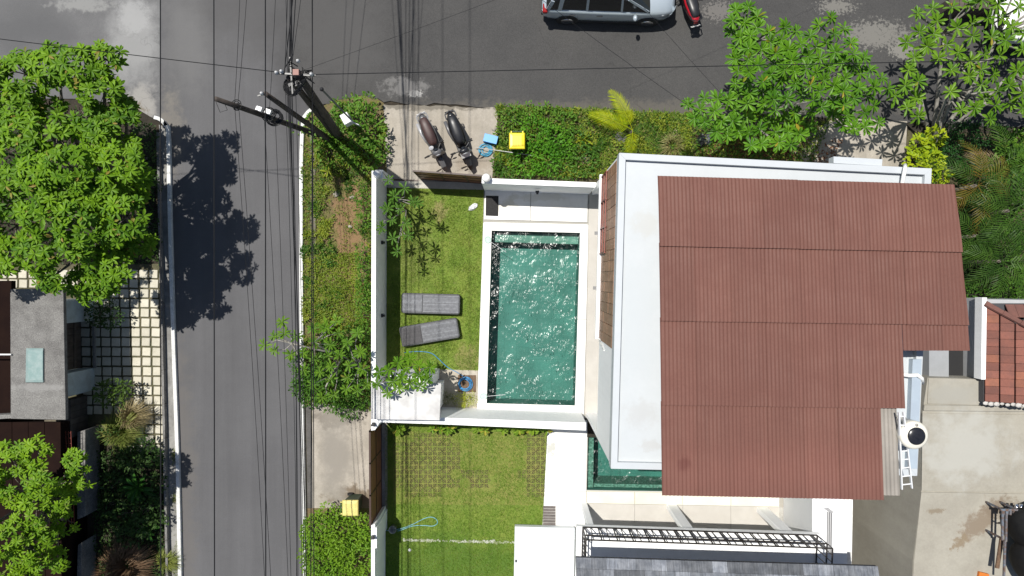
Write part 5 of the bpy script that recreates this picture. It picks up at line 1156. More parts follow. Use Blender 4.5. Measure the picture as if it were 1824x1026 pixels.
# ================================================================ OBJECTS
def gloss(name, c, rough=0.25, coat=0.6, **k): return mat(name, c, rough=rough, coat=coat, **k)
M_rub = mat('tyre_rubber', (0.012, 0.012, 0.012), (0.02, 0.02, 0.02), 8, rough=0.8)
M_dkpl2 = mat('dark_trim', (0.018, 0.018, 0.02), (0.026, 0.026, 0.028), 8, rough=0.5)
M_chrome = mat('chrome', (0.7, 0.7, 0.72), rough=0.15, metal=1.0)
M_plate = mat('number_plate_white', (0.75, 0.75, 0.73), rough=0.4)
M_glass = mat('dark_car_glass', (0.010, 0.012, 0.014), rough=0.06, spec=0.8)
M_lens = mat('clear_lamp_lens', (0.55, 0.58, 0.60), rough=0.1, spec=0.8)
M_tail = mat('red_lamp_lens', (0.28, 0.012, 0.012), rough=0.15)

# ---------------------------------------------------------------- cars
def make_car(label, loc, rz, paint, L=4.45, W=1.76):
    t = thing('parked_car', label, 'car', loc, rz); hw = W/2
    def sect(x, zb, belt, top, w):   # closed ring of a body section (y, z), hood level = top
        hw_ = w
        half = [(hw_*.90, zb), (hw_*.985, zb+.10), (hw_*1.0, zb+.26), (hw_*.985, zb+.38), (hw_*.995, belt-.12), (hw_*.955, belt-.02), (hw_*.88, top), (hw_*.45, top+.025)]
        return [(x, y, z) for y, z in half]+[(x, 0, half[-1][1]+.008)]+[(x, -y, z) for y, z in half[::-1]]
    st = [(-2.20, .42, .80, .84, hw*.80), (-2.14, .34, .90, .93, hw*.90), (-1.95, .28, .97, .99, hw*.96), (-1.4, .25, .985, 1.0, hw*.99), (-.5, .24, .975, .99, hw), (.4, .24, .965, .98, hw), (.95, .24, .96, .985, hw*.995),
          (1.25, .25, .94, .98, hw*.985), (1.6, .26, .90, .945, hw*.96), (1.9, .28, .84, .885, hw*.91), (2.1, .33, .76, .80, hw*.82), (2.20, .40, .66, .70, hw*.68), (2.235, .45, .58, .62, hw*.52)]
    b = MB(); b.loft([sect(*s) for s in st], close=True); body = b.build('body', paint, t, smooth=True, local=True)
    # glasshouse
    g = [(-2.06, .97, .10), (-1.80, 1.45, .64), (-1.45, 1.60, .73), (-.3, 1.66, .75), (.35, 1.63, .74), (.62, 1.55, .72), (1.35, .985, .10)]
    def gh(x, zt, f):
        yb = hw*.90; yt = hw*.70
        tf = max(0.02, min(1, (zt-.97)/.66)); yt2 = yb+(yt-yb)*tf
        half = [(yb, .955), (yb+(yt2-yb)*.5, .955+(zt-.955)*.52), (yt2, zt-.04*tf), (yt2*.86, zt), (yt2*.4, zt+.03*tf)]
        return [(x, y, z) for y, z in half]+[(x, -y, z) for y, z in half[::-1]]
    b = MB(); b.loft([gh(*s) for s in g]); b.build('windows', M_glass, t, local=True)
    # roof skin and pillars in body colour
    rr = []
    for x, zt in ((-1.92, 1.40), (-1.6, 1.585), (-1.2, 1.65), (-.3, 1.695), (.3, 1.665), (.58, 1.60)):
        yt = hw*.715; rr.append([(x, yt, zt-.065), (x, yt*.9, zt-.005), (x, yt*.45, zt+.018), (x, 0, zt+.022), (x, -yt*.45, zt+.018), (x, -yt*.9, zt-.005), (x, -yt, zt-.065)])
    b = MB(); b.loft(rr, close=False, caps=False)
    b.build('roof', paint, t, smooth=True, local=True)
    for sg in (-1, 1):
        pz = lambda x, z, o=0.012: (x, sg*(hw*.90+(hw*.70-hw*.90)*min(1, (z-.955)/.66)+o), z)
        b = MB()
        for x0, x1, wd in ((.42, .36, .07), (-.72, -.74, .08), (-1.62, -1.55, .13)):
            b.bar(pz(x0, .955), pz(x1, 1.60), wd, .02, up=(0, sg, 0))
        b.bar(pz(1.30, 1.0, .0), pz(.56, 1.56, .0), .07, .03, up=(0, sg, .5)); b.bar(pz(-2.0, 1.0, .0), pz(-1.86, 1.4, .0), .12, .03, up=(0, sg, .3))
        b.build('pillar', paint, t, local=True)
        b = MB(); b.tube([(-1.55, sg*hw*.60, 1.665), (-1.4, sg*hw*.60, 1.70), (.0, sg*hw*.60, 1.73), (.2, sg*hw*.60, 1.69)], .018, 6); b.build('roof_rail', M_dkpl2, t, local=True)
        for xd, x0 in ((.55, .0), (-.55, -.9)):
            dh = MB(); dh.box((x0-.28, sg*(hw+.004), .80), (.20, .03, .035)); dh.build('door_handle', M_dkpl2, t, bevel=.008, local=True)
        sm = MB()
        for x in (1.0, .02, -.98): sm.bar((x, sg*(hw*.997), .36), (x-.03, sg*(hw*.965), .93), .006, .012, up=(0, sg, 0))
        sm.build('door_seam', M_dkpl2, t, local=True)
        mir = MB(); mir.sphere((.86, sg*(hw+.12), 1.02), .10, 12, 8, sx=.75, sy=1.1, sz=.75); mir.build('side_mirror', paint, t, smooth=True, local=True)
        sk = MB(); sk.box((-.05, sg*(hw*.995), .27), (2.2, .03, .10)); sk.build('side_skirt', M_dkpl2, t, bevel=.01, local=True)
        hl = MB(); hl.loft([[(1.78, sg*hw*.93, .80), (1.80, sg*hw*.72, .905), (1.80, sg*hw*.70, .87), (1.78, sg*hw*.94, .74)], [(2.10, sg*hw*.80, .70), (2.13, sg*hw*.55, .77), (2.17, sg*hw*.55, .70), (2.13, sg*hw*.80, .65)]]); hl.build('headlight', M_lens, t, local=True)
        tl = MB(); tl.box((-2.09, sg*hw*.80, .86), (.16, .30, .16)); tl.build('tail_light', M_tail, t, bevel=.03, local=True)
        for x in (-1.32, 1.37):
            b = MB(); M = Matrix.Rotation(math.pi/2, 3, 'X')
            b.lathe([(.001, -.012), (.365, -.012), (.37, .012), (.001, .012)], c=(x, sg*(hw*.992), .33), n=24, M=M); b.build('wheel_arch', M_dkpl2, t, local=True)
            b = MB(); b.lathe([(.20, -.10), (.29, -.105), (.32, -.08), (.325, 0), (.32, .05), (.29, .075), (.20, .07)], c=(x, sg*(hw*.955), .325), n=26, M=M); wl = b.build('wheel', M_rub, t, smooth=True, local=True)
            b = MB(); yy = sg*(hw*.955+.075)
            for k in range(5):
                a = k*1.2566; b.bar((x, yy, .325), (x+.2*math.cos(a), yy, .325+.2*math.sin(a)), .05, .02, up=(0, 1, 0))
            b.lathe([(.195, -.02), (.215, 0), (.205, .012)], c=(x, yy, .325), n=22, M=M); b.build('rim', M_chrome, wl, local=True)
    b = MB(); b.box((2.20, 0, .48), (.06, .9, .16)); b.box((2.14, 0, .36), (.12, 1.1, .08)); b.build('grille', M_dkpl2, t, bevel=.02, local=True)
    b = MB(); b.box((-2.18, 0, .62), (.03, .46, .14)); b.build('number_plate', M_plate, t, local=True)
    b = MB(); b.box((-2.14, 0, .40), (.14, 1.45, .18)); b.build('rear_bumper', M_dkpl2, t, bevel=.04, local=True)
    for yy, ln in ((.38, .62), (-.05, .55)):
        b = MB(); b.tube([(1.30, yy, 1.0), (1.12, yy-.28, 1.09), (1.0, yy-ln*.8, 1.17)], .010, 5); b.build('wiper', M_dkpl2, t, local=True)
    return t
M_silver = mat('silver_blue_car_paint', (0.42, 0.48, 0.53), rough=0.25, metal=0.2, coat=0.7, fine=(90, 0.03))
c = P(1080, 0); make_car('silver blue people carrier parked along the far side of the dark road', (P(1080, 38).x-.02, P(0, 45).y+0.88, 0), math.radians(-1.6), M_silver)
M_wcar = mat('white_car_paint', (0.78, 0.78, 0.77), rough=0.3, coat=0.6)
make_car('white car half hidden by the sparse frangipani in the top right corner', (P(1862, 45).x, P(0, 92).y+.88, 0), math.radians(180), M_wcar)

# ---------------------------------------------------------------- scooters
def make_scooter(label, loc, rz, paint, seat, side, plate_front=False, turn=.0):
    t = thing('motor_scooter', label, 'scooter', loc, rz, 'parked motor scooters'); t.scale = (1, 1.2, 1); M = Matrix.Rotation(math.pi/2, 3, 'X')
    def ring(x, w, z0, z1, n=10): return [(x, w*math.cos(2*math.pi*j/n), (z0+z1)/2+(z1-z0)/2*math.sin(2*math.pi*j/n)) for j in range(n)]
    for nm, x in (('rear_wheel', -.62), ('front_wheel', .66)):
        b = MB(); b.lathe([(.16, -.045), (.25, -.05), (.285, -.025), (.29, 0), (.285, .025), (.25, .05), (.16, .045)], c=(x, 0, .29), n=24, M=M); wl = b.build(nm, M_rub, t, smooth=True, local=True)
        b = MB(); b.lathe([(.03, -.03), (.155, -.035), (.165, 0), (.155, .035), (.03, .03)], c=(x, 0, .29), n=18, M=M); b.build('rim', M_dkpl2, wl, local=True)
    b = MB(); b.loft([ring(-1.0, .05, .66, .76), ring(-.88, .12, .56, .78), ring(-.6, .165, .48, .76), ring(-.3, .18, .42, .70), ring(0, .16, .36, .62), ring(.14, .11, .30, .45)]); b.build('tail_body', paint, t, smooth=True, local=True)
    b = MB(); b.loft([ring(-.86, .05, .78, .82), ring(-.80, .11, .75, .86), ring(-.55, .135, .74, .88), ring(-.25, .15, .70, .84), ring(.0, .13, .66, .80), ring(.10, .07, .64, .74)]); b.build('seat', seat, t, smooth=True, local=True)
    b = MB(); b.tube([(-.78, .15, .78), (-.95, .14, .84), (-1.02, .0, .85), (-.95, -.14, .84), (-.78, -.15, .78)], .018, 6); b.build('grab_rail', side, t, local=True)
    for sg in (-1, 1):
        b = MB(); b.loft([[(-.85, sg*.12, .60), (-.85, sg*.13, .74), (-.84, sg*.11, .70)], [(-.4, sg*.18, .46), (-.4, sg*.19, .70), (-.38, sg*.165, .6)], [(.05, sg*.155, .36), (.05, sg*.16, .6), (.05, sg*.13, .5)]]); b.build('side_panel', side, t, local=True)
    b = MB(); b.box((.22, 0, .27), (.42, .34, .05)); b.build('footboard', M_dkpl2, t, bevel=.02, local=True)
    b = MB(); b.loft([[(.36, -.17, .30), (.36, .17, .30), (.40, .17, .30), (.42, 0, .30), (.40, -.17, .30)], [(.40, -.20, .58), (.40, .20, .58), (.45, .19, .58), (.53, 0, .58), (.45, -.19, .58)], [(.36, -.13, .90), (.36, .13, .90), (.42, .13, .90), (.50, 0, .90), (.42, -.13, .90)]]); b.build('front_shield', paint, t, local=True)
    b = MB(); b.loft([[(.44, -.06, .55), (.44, .06, .55), (.46, 0, .6)], [(.62, -.075, .60), (.62, .075, .60), (.62, 0, .635)], [(.86, -.07, .50), (.86, .07, .50), (.87, 0, .54)], [(.97, -.045, .30), (.97, .045, .30), (.98, 0, .32)]]); b.build('front_fender', paint, t, local=True)
    b = MB(); b.tube([(.60, -.06, .30), (.50, -.06, .62), (.40, -.03, .92)], .022, 6); b.tube([(.60, .06, .30), (.50, .06, .62), (.40, .03, .92)], .022, 6); b.build('fork', M_dkpl2, t, local=True)
    R2 = Matrix.Rotation(turn, 3, 'Z'); hp = Vector((.36, 0, .98))
    hb = MB(); hb.tube([hp+R2 @ Vector(q) for q in ((-.10, -.34, .03), (-.03, -.16, .02), (.02, 0, 0), (-.03, .16, .02), (-.10, .34, .03))], .017, 6); ho = hb.build('handlebar', M_dkpl2, t, local=True)
    for sg in (-1, 1):
        b = MB(); b.tube([hp+R2 @ Vector((-.065, sg*.24, .03)), hp+R2 @ Vector((-.11, sg*.37, .03))], .026, 8); b.build('grip', M_rub, ho, local=True)
        b = MB(); b.tube([hp+R2 @ Vector((-.02, sg*.17, .02)), hp+R2 @ Vector((-.03, sg*.27, .17))], .008, 5); b.sphere(hp+R2 @ Vector((-.03, sg*.29, .19)), .06, 10, 6, sx=.4, sy=1.1, sz=.7); b.build('mirror', M_dkpl2, t, smooth=True, local=True)
    b = MB(); b.sphere(hp+Vector((.05, 0, -.02)), .12, 14, 8, sx=.95, sy=1.15, sz=.7); b.build('headlamp_cowl', paint, t, smooth=True, local=True)
    b = MB(); b.sphere(hp+Vector((.125, 0, -.03)), .075, 12, 8, sx=.7, sy=1.2, sz=.8); b.build('headlight', M_lens, t, smooth=True, local=True)
    b = MB(); b.sphere(hp+Vector((-.02, 0, .05)), .06, 10, 6, sz=.4); b.build('dial', M_glass, t, smooth=True, local=True)
    b = MB(); b.tube([(-.15, -.17, .30), (-.45, -.20, .33), (-.85, -.21, .42)], [.035, .06, .05], 9); b.build('exhaust', side, t, smooth=True, local=True)
    b = MB(); b.box((-1.0, 0, .62), (.03, .12, .07)); b.build('tail_light', M_tail, t, bevel=.01, local=True)
    b = MB(); b.box((-1.06, 0, .52), (.015, .26, .12), M=Matrix.Rotation(-.5, 3, 'Y')); b.build('number_plate', M_plate if not plate_front else mat('plate_dark', (.05, .05, .05), rough=.5), t, local=True)
    b = MB(); b.loft([[(-.80, -.05, .52), (-.80, .05, .52), (-.8, 0, .56)], [(-1.05, -.045, .40), (-1.05, .045, .40), (-1.06, 0, .44)]]); b.build('rear_fender', M_dkpl2, t, local=True)
    b = MB(); b.tube([(.05, .12, .26), (-.02, .26, .03)], .012, 5); b.build('side_stand', M_dkpl2, t, local=True)
    if plate_front:
        b = MB(); b.box((.52, 0, .80), (.20, .27, .015), M=Matrix.Rotation(.75, 3, 'Y')); b.build('front_plate', M_plate, t, local=True)
    else:
        b = MB(); b.sphere((.22, -.10, 1.0), .075, 10, 6, sz=.5); b.build('cup_lid', mat('bright_metal_cap', (.6, .6, .6), rough=.3), t, smooth=True, local=True)
    return t
def face(x0, y0, x1, y1): a = P(x0, y0); b = P(x1, y1); return math.atan2(b.y-a.y, b.x-a.x)
M_bikeg = mat('grey_scooter_plastic', (0.10, 0.10, 0.105), rough=.35, coat=.4); M_bikek = mat('black_scooter_plastic', (0.016, 0.016, 0.018), rough=.3, coat=.5); M_bikes = mat('silver_scooter_plastic', (0.33, 0.33, 0.34), rough=.35, coat=.3)
M_biker = mat('red_scooter_plastic', (0.36, 0.010, 0.020), rough=.2, coat=.8)
M_seatb = mat('brown_seat_leather', (0.065, 0.034, 0.030), (0.05, 0.028, 0.026), 8, rough=.5); M_seatk = mat('black_seat_leather', (0.016, 0.017, 0.020), (.022, .022, .025), 8, rough=.38)
v = P(776, 261); make_scooter('grey scooter with brown seat parked left on the upper driveway', (v.x, v.y, 0.03), face(756, 222, 790, 300), M_bikeg, M_seatb, M_bikes, turn=.5)
v = P(823, 258); make_scooter('black scooter with white front plate parked right on the upper driveway', (v.x, v.y, 0.03), face(806, 220, 836, 298), M_bikek, M_seatk, M_bikeg, plate_front=True, turn=.35)
v = P(1218, 3); make_scooter('red scooter beside the bonnet of the silver car', (v.x, v.y, 0.012), face(1231, 44, 1208, -45), M_biker, M_seatk, M_bikek)

# ---------------------------------------------------------------- loungers
M_rat = mat('grey_rattan', (0.19, 0.198, 0.215), (0.13, 0.135, 0.15), 12, rough=.6, vary=.22); M_ratd = mat('dark_grey_rattan', (0.07, 0.066, 0.07), (0.055, 0.052, 0.056), 12, rough=.6, vary=.12)
M_frame = mat('lounger_frame_rattan', (0.085, 0.088, 0.095), (.06, .062, .068), 20, rough=.6)
def make_lounger(label, x, y, rz, head_up):
    v = P(x, y, .3); t = thing('sun_lounger', label, 'sun lounger', (v.x, v.y, 0.02), rz, 'sun loungers on the lawn'); Lh, Wh = .99, .34
    def rrect(l, w, r, z, x0=0):
        out = []
        for cx, cy, a0 in ((l-r, w-r, 0), (-l+r, w-r, 90), (-l+r, -w+r, 180), (l-r, -w+r, 270)):
            for k in range(5): a = math.radians(a0+k*22.5); out.append((x0+cx+r*math.cos(a), cy+r*math.sin(a), z))
        return out
    b = MB(); b.loft([rrect(Lh, Wh, .08, .10), rrect(Lh, Wh, .08, .29), rrect(Lh-.012, Wh-.012, .075, .305)]); b.build('frame', M_frame, t, local=True)
    for sx in (-1, 1):
        for sy in (-1, 1): MB().box((sx*.85, sy*.25, .05), (.07, .07, .10)).build('leg', M_dkpl2, t, local=True)
    xs = -.98+.715  # split between head part and long part
    for nm, xa, xb in (('seat_panel', xs+.012, .955), ('head_panel', -.955, xs-.012)):
        up = head_up if nm == 'head_panel' else 0; n = 14
        me = None
        base = MB().box(((xa+xb)/2, 0, .312), (xb-xa, .60, .012), ); 
        piv = Vector((xb, 0, .31)); Mr = Matrix.Translation(piv) @ Matrix.Rotation(up, 4, 'Y') @ Matrix.Translation(-piv)
        base.v = [tuple(Mr @ Vector(q)) for q in base.v]
        bp = base.build(nm, M_frame, t, local=True)
        for i in range(n):
            yy = -.285+.57*(i+.5)/n; s = MB().box(((xa+xb)/2, yy, .325), (xb-xa-.01, .57/n-.009, .016)); s.v = [tuple(Mr @ Vector(q)) for q in s.v]
            s.build('slat', M_ratd if (nm == 'head_panel' and head_up) else M_rat, bp, local=True)
    return t
make_lounger('flat grey sun lounger nearest the gate on the lawn', 767, 541, math.radians(-1.5), 0.0)
make_lounger('angled grey sun lounger with darker head panel', 765, 592, math.radians(9.5), 0.13)

# ---------------------------------------------------------------- wheelie bins
M_bing = mat('dark_green_bin', (0.018, 0.045, 0.022), (.025, .055, .03), 6, rough=.5)
def make_bin(label, x, y, rz, lid):
    v = P(x, y, .95); t = thing('wheelie_bin', label, 'bin', (v.x, v.y, 0.02), rz, 'yellow-lidded wheelie bins')
    def rc(w, d, z, dx=0): return [(dx+w*sx, d*sy, z) for sx, sy in ((-1, -1), (1, -1), (1, 1), (-1, 1))]
    b = MB(); b.loft([rc(.19, .19, .06), rc(.23, .225, .85), rc(.25, .245, .86), rc(.25, .245, .90)]); b.build('body', M_bing, t, bevel=.015, local=True)
    b = MB(); b.loft([rc(.265, .26, .90), rc(.27, .265, .925), rc(.245, .24, .96), rc(.16, .15, .972)]); lo_ = b.build('lid', lid, t, bevel=.012, local=True)
    for yy in (-.12, -.04, .04, .12): MB().box((0.02, yy, .975), (.30, .018, .012)).build('lid_rib', lid, lo_, local=True)
    for sg in (-1, 1): MB().box((-.29, sg*.19, .91), (.08, .045, .05)).build('hinge', lid, t, bevel=.008, local=True)
    b = MB(); b.tube([(-.32, -.2, .90), (-.32, .2, .90)], .016, 6); b.build('handle', M_bing, t, local=True)
    for sg in (-1, 1):
        b = MB(); b.lathe([(.001, -.03), (.1, -.03), (.1, .03), (.001, .03)], c=(-.2, sg*.2, .10), n=16, M=Matrix.Rotation(math.pi/2, 3, 'X')); b.build('wheel', M_rub, t, local=True)
    return t
make_bin('wheelie bin with bright yellow lid standing in the planted bed', 921, 251, math.radians(-90), mat('bright_yellow_plastic', (0.74, 0.60, 0.015), (.68, .54, .015), 4, rough=.4))
make_bin('wheelie bin with pale faded yellow lid on the lower driveway', 624, 905, math.radians(0), mat('faded_yellow_plastic', (0.66, 0.58, 0.20), (.58, .50, .16), 5, rough=.55))

# ---------------------------------------------------------------- hoses, mats and small things in the gardens
M_hose = mat('blue_hose', (0.045, 0.25, 0.52), (.04, .22, .46), 6, rough=.4); M_hosel = mat('light_blue_hose', (0.16, 0.42, 0.52), (.2, .48, .56), 6, rough=.4)
def coil(cx, cy, r0, r1, turns, z, dz=.012, seed=1, ell=1.0):
    rr = random.Random(seed); out = []; n = int(turns*14)
    for i in range(n):
        a = i/14*2*math.pi; t = i/n; r = r0+(r1-r0)*abs(math.sin(t*7.0+seed)); out.append((cx+r*math.cos(a)*ell+.015*math.sin(a*.31+seed), cy+r*math.sin(a)+.02*math.cos(a*.23), z+dz*(i % 28)/28*2+rr.uniform(0, .02)))
    return out
v = P(829, 683); lead = [P(x, y, .05) for x, y in smooth_path([(720, 628), (745, 626), (768, 629), (782, 640), (797, 654), (812, 662), (822, 668)], 4)]
tag(MB().tube(lead+coil(v.x, v.y, .15, .24, 7, .06, seed=2), .0115, 6).build('garden_hose', M_hose, smooth=True), 'coiled blue garden hose lying on the brown drain cover by the pool', 'hose')
pth = [(688, 945), (700, 944), (716, 941), (735, 934), (755, 924), (768, 921), (777, 925), (779, 932), (771, 937), (755, 936), (735, 937), (718, 943), (708, 946)]
tag(MB().tube([P(x, y, .06+.02*math.sin(x)) for x, y in smooth_path(pth, 5)], .011, 6).build('garden_hose', M_hosel, smooth=True), 'pale blue hose looped on the lower lawn', 'hose')
v = P(699, 944, .3); bk = thing('bucket', 'clear grey bucket standing on the shaded strip of the lower lawn', 'bucket', (v.x, v.y, .02))
M_bk = mat('grey_clear_plastic', (0.32, 0.33, 0.33), rough=.3)
MB().lathe([(.095, 0), (.12, .26), (.13, .265), (.132, .28), (.12, .28), (.112, .26), (.088, .02), (.001, .015)], n=24).build('body', M_bk, bk, smooth=True, local=True)
MB().tube([(-.12, 0, .25), (-.09, .06, .30), (0, .08, .31), (.09, .06, .30), (.12, 0, .25)], .005, 5).build('handle', M_chrome, bk, local=True)
dc = thing('drain_cover', 'square brown drain cover under the coiled blue hose', 'drain cover', P(832, 682))
for i in range(6): MB().prism(poly_px([(816+i*5.4, 668), (820.9+i*5.4, 668), (820.9+i*5.4, 698), (816+i*5.4, 698)]), .028, .045).build('slat', mat('brown_drain_slat', (0.14, 0.085, 0.05), (.10, .06, .035), 6, rough=.8, vary=.1), dc)
M_mat = mat('black_door_mat', (0.022, 0.021, 0.021), (.03, .029, .029), 30, rough=.95, bump=(60, .8, .01))
tag(MB().prism(poly_px([(865.5, 348.5), (888, 349), (887.5, 385), (865, 384)], .05), .041, .056).build('door_mat', M_mat, bevel=.004), 'black doormat on the pale terrace north of the pool', 'mat')
wm = thing('slatted_mat', 'grey brown slatted mat at the edge of the lower terrace', 'mat', P(978, 918))
for i in range(7): MB().prism(poly_px([(967.5, 901+i*5), (989.5, 901.4+i*5), (989.3, 905.6+i*5), (967.3, 905.2+i*5)], .05), .051, .075).build('slat', mat('grey_brown_slat', (0.145, 0.125, 0.115), (.11, .095, .088), 6, rough=.85, vary=.1), wm)
def crumple(name, label, cat, x, y, rx, ry, h, m, seed, z=.03, rz=0):
    b = MB(); n, k = 14, 7; v = P(x, y); vs = []
    for i in range(k+1):
        for j in range(n):
            a = 2*math.pi*j/n; f = math.sin(math.pi/2*(1-i/k)) if i else 1.0
            q = Vector((math.cos(a)*f, math.sin(a)*f, i/k)); w_ = 1+.35*noise.noise(q*2.3+Vector((seed, 0, 0)))
            px, py = rx*q.x*w_, ry*q.y*w_; vs.append((v.x+px*math.cos(rz)-py*math.sin(rz), v.y+px*math.sin(rz)+py*math.cos(rz), z+max(0, h*math.sin(math.pi/2*i/k)*(1+.6*noise.noise(q*3.1+Vector((0, seed, 0)))))))
    b.add(vs, [(i*n+j, i*n+(j+1) % n, (i+1)*n+(j+1) % n, (i+1)*n+j) for i in range(k) for j in range(n)]); return tag(b.build(name, m, smooth=False), label, cat)
M_cloth = mat('white_cloth', (0.72, 0.72, 0.74), (.6, .6, .63), 8, rough=.9)
crumple('crumpled_cloth', 'crumpled white cloth lying on the lawn near the doormat', 'cloth', 843, 369, .17, .10, .09, M_cloth, 3, rz=.6)
crumple('plastic_scrap', 'small white scrap on the lower lawn below the white line', 'litter', 730, 979, .055, .05, .04, M_cloth, 5)
M_bag = mat('black_bin_bag', (0.015, 0.016, 0.02), rough=.22, spec=.7)
crumple('rubbish_bag', 'black plastic rubbish bag under the frangipani, the left of two', 'rubbish bag', 1247, 252, .16, .24, .28, M_bag, 7)
crumple('rubbish_bag', 'grey shiny rubbish bag under the frangipani, the right of two', 'rubbish bag', 1260, 250, .13, .22, .25, mat('grey_bin_bag', (0.16, 0.17, 0.19), (.05, .055, .065), 12, rough=.2, spec=.7), 9)
crumple('rubble_pile', 'grey rubble at the foot of the golden palm', 'rubble', 1103, 247, .26, .22, .16, mat('grey_rubble', (0.22, 0.22, 0.21), (.07, .07, .07), 9, rough=.9), 11)
tag(MB().prism(poly_px([(1197, 238), (1203, 226), (1208, 230), (1204, 246), (1195, 247)]), .03, .10).build('board_scrap', mat('tan_board', (0.42, 0.34, 0.22), (.32, .26, .17), 6, rough=.9)), 'tan board scrap lying in the long grass right of the palm', 'board')
M_stn = mat('pale_stone', (0.40, 0.37, 0.31), (.25, .22, .18), 8, rough=.95)
rs_ = random.Random(21)
for i, (x, y, s, lab) in enumerate(((600, 346, .10, 'pale stone at the top of the bare strip on the verge'), (628, 352, .07, 'small pale stone next to the narrow shrub row'), (624, 404, .06, 'pale pebble in the middle of the bare verge strip'), (937, 222, .09, 'pale stone behind the yellow-lidded bin'), (905, 257, .08, 'white stone left of the bright yellow bin lid'), (1043, 283, .10, 'pale stone in the lower part of the planted bed'), (880, 230, .08, 'loose stone at the right edge of the upper driveway'))):
    v = P(x, y); b = MB(); b.sphere((v.x, v.y, .05), s, 9, 6, sx=1.2, sy=.9, sz=.7)
    b.v = [tuple(Vector(q)+Vector((noise.noise(Vector(q)*9), noise.noise(Vector(q)*9+Vector((5, 0, 0))), 0))*s*.4) for q in b.v]; tag(b.build('stone', M_stn), lab, 'stone')
# grid pavers showing through the lower lawn
M_grid = mat('grass_grid_concrete', (0.048, 0.033, 0.020), (0.085, 0.062, 0.038), 3, rough=.95, vary=.2)
gp = kind(sheet('grid_paving', [(700, 768), (974, 770), (967, 900), (700, 898)], 0.024, mat('thin_turf', (0.20, 0.20, 0.05), (0.15, 0.19, 0.032), 3, rough=.95, fine=(26, .25)), k=None), 'structure')
def paver_mesh():
    b = MB(); s = .32; w_ = .020; h = .018
    for sx in (-1, 1):
        for sy in (-1, 1):
            c = Vector((sx*s/4, sy*s/4, 0)); n = 8
            for j in range(n):
                if (j+(0 if sx*sy > 0 else 2)) % 8 in (0, 4): continue
                a0 = 2*math.pi*j/n; a1 = 2*math.pi*(j+1)/n; r = .055
                b.bar(c+Vector((r*math.cos(a0), r*math.sin(a0), 0)), c+Vector((r*math.cos(a1), r*math.sin(a1), 0)), w_*.8, h)
    b.bar((-s*.47, -s*.47, 0), (-s*.06, -s*.06, 0), w_, h); b.bar((s*.06, s*.06, 0), (s*.47, s*.47, 0), w_, h); b.bar((-s*.47, s*.47, 0), (-s*.06, s*.06, 0), w_, h); b.bar((s*.06, -s*.06, 0), (s*.47, -s*.47, 0), w_, h)
    return b.build('paver', M_grid, gp, local=True)
pv = paver_mesh(); first = True; rp = random.Random(3)
for r in range(8):
    for cc in range(17):
        x = 712+cc*16.7; y = 779+r*16.3
        if y > 765+135: continue
        pz_ = paverzone(x, y)+rp.uniform(-.12, .12)
        if pz_ < .12: continue
        keep = True
        v = P(x, y)
        if first: o = pv; first = False
        else: o = bpy.data.objects.new('paver', pv.data); COL.objects.link(o); o.parent = gp
        o.location = (v.x, v.y, .031+rp.uniform(-.004, .002)-.020*max(0, .9-pz_)); o.rotation_euler = (rp.uniform(-.02, .02), rp.uniform(-.02, .02), rp.uniform(-.03, .03))
b = MB()
for x0, x1, dn in ((718, 772, .9), (772, 806, .25), (806, 838, .7), (838, 886, .95), (886, 916, .6)):
    for i in range(int((x1-x0)*2.6*dn)):
        x = R.uniform(x0, x1); v = P(x, 961+(x-720)*.022+R.gauss(0, 1.1)); b.box((v.x, v.y, .03), (R.uniform(.02, .06), R.uniform(.02, .045), R.uniform(.02, .04)), rz=R.uniform(-1, 1))
o = b.build('edging_stones', mat('white_edging', (0.42, 0.43, 0.36), (.20, .24, .10), 6, .4, .6, rough=.9)); tag(o, 'thin broken line of white edging stones across the lower lawn', 'edging'); o['kind'] = 'stuff'
# pool fittings: two net skimmers hanging over the coping
M_net = mat('pale_green_net', (0.46, 0.60, 0.54), (.38, .5, .45), 9, rough=.5)
for x, y, lab, ang in ((869, 427, 'pale round pool net head resting on the coping at the upper pool corner', -.6), (861, 706, 'pale round pool net head resting on the coping at the lower pool corner', .05)):
    v = P(x, y, .07); t = thing('pool_net', lab, 'pool net', v); d = Vector((math.cos(ang), math.sin(ang), 0))
    MB().lathe([(.001, .012), (.08, .010), (.115, .016), (.122, .026), (.112, .03), (.08, .018), (.001, .02)], c=v, n=22).build('net_head', M_net, t)
    MB().tube([v+d*.1+Vector((0, 0, .02)), v+d*.38+Vector((0, 0, -.04)), v+d*.75+Vector((0, 0, -.12))], .007, 5).build('handle', M_alu, t)
o = tag(MB().prism(poly_px([(941, 735.5), (953, 736), (953, 739.5), (941, 739)], .05), .046, .058).build('pool_vent', mat('grey_vent', (.3, .3, .3), rough=.5)), 'tiny grey vent in the pale paving below the pool', 'vent')
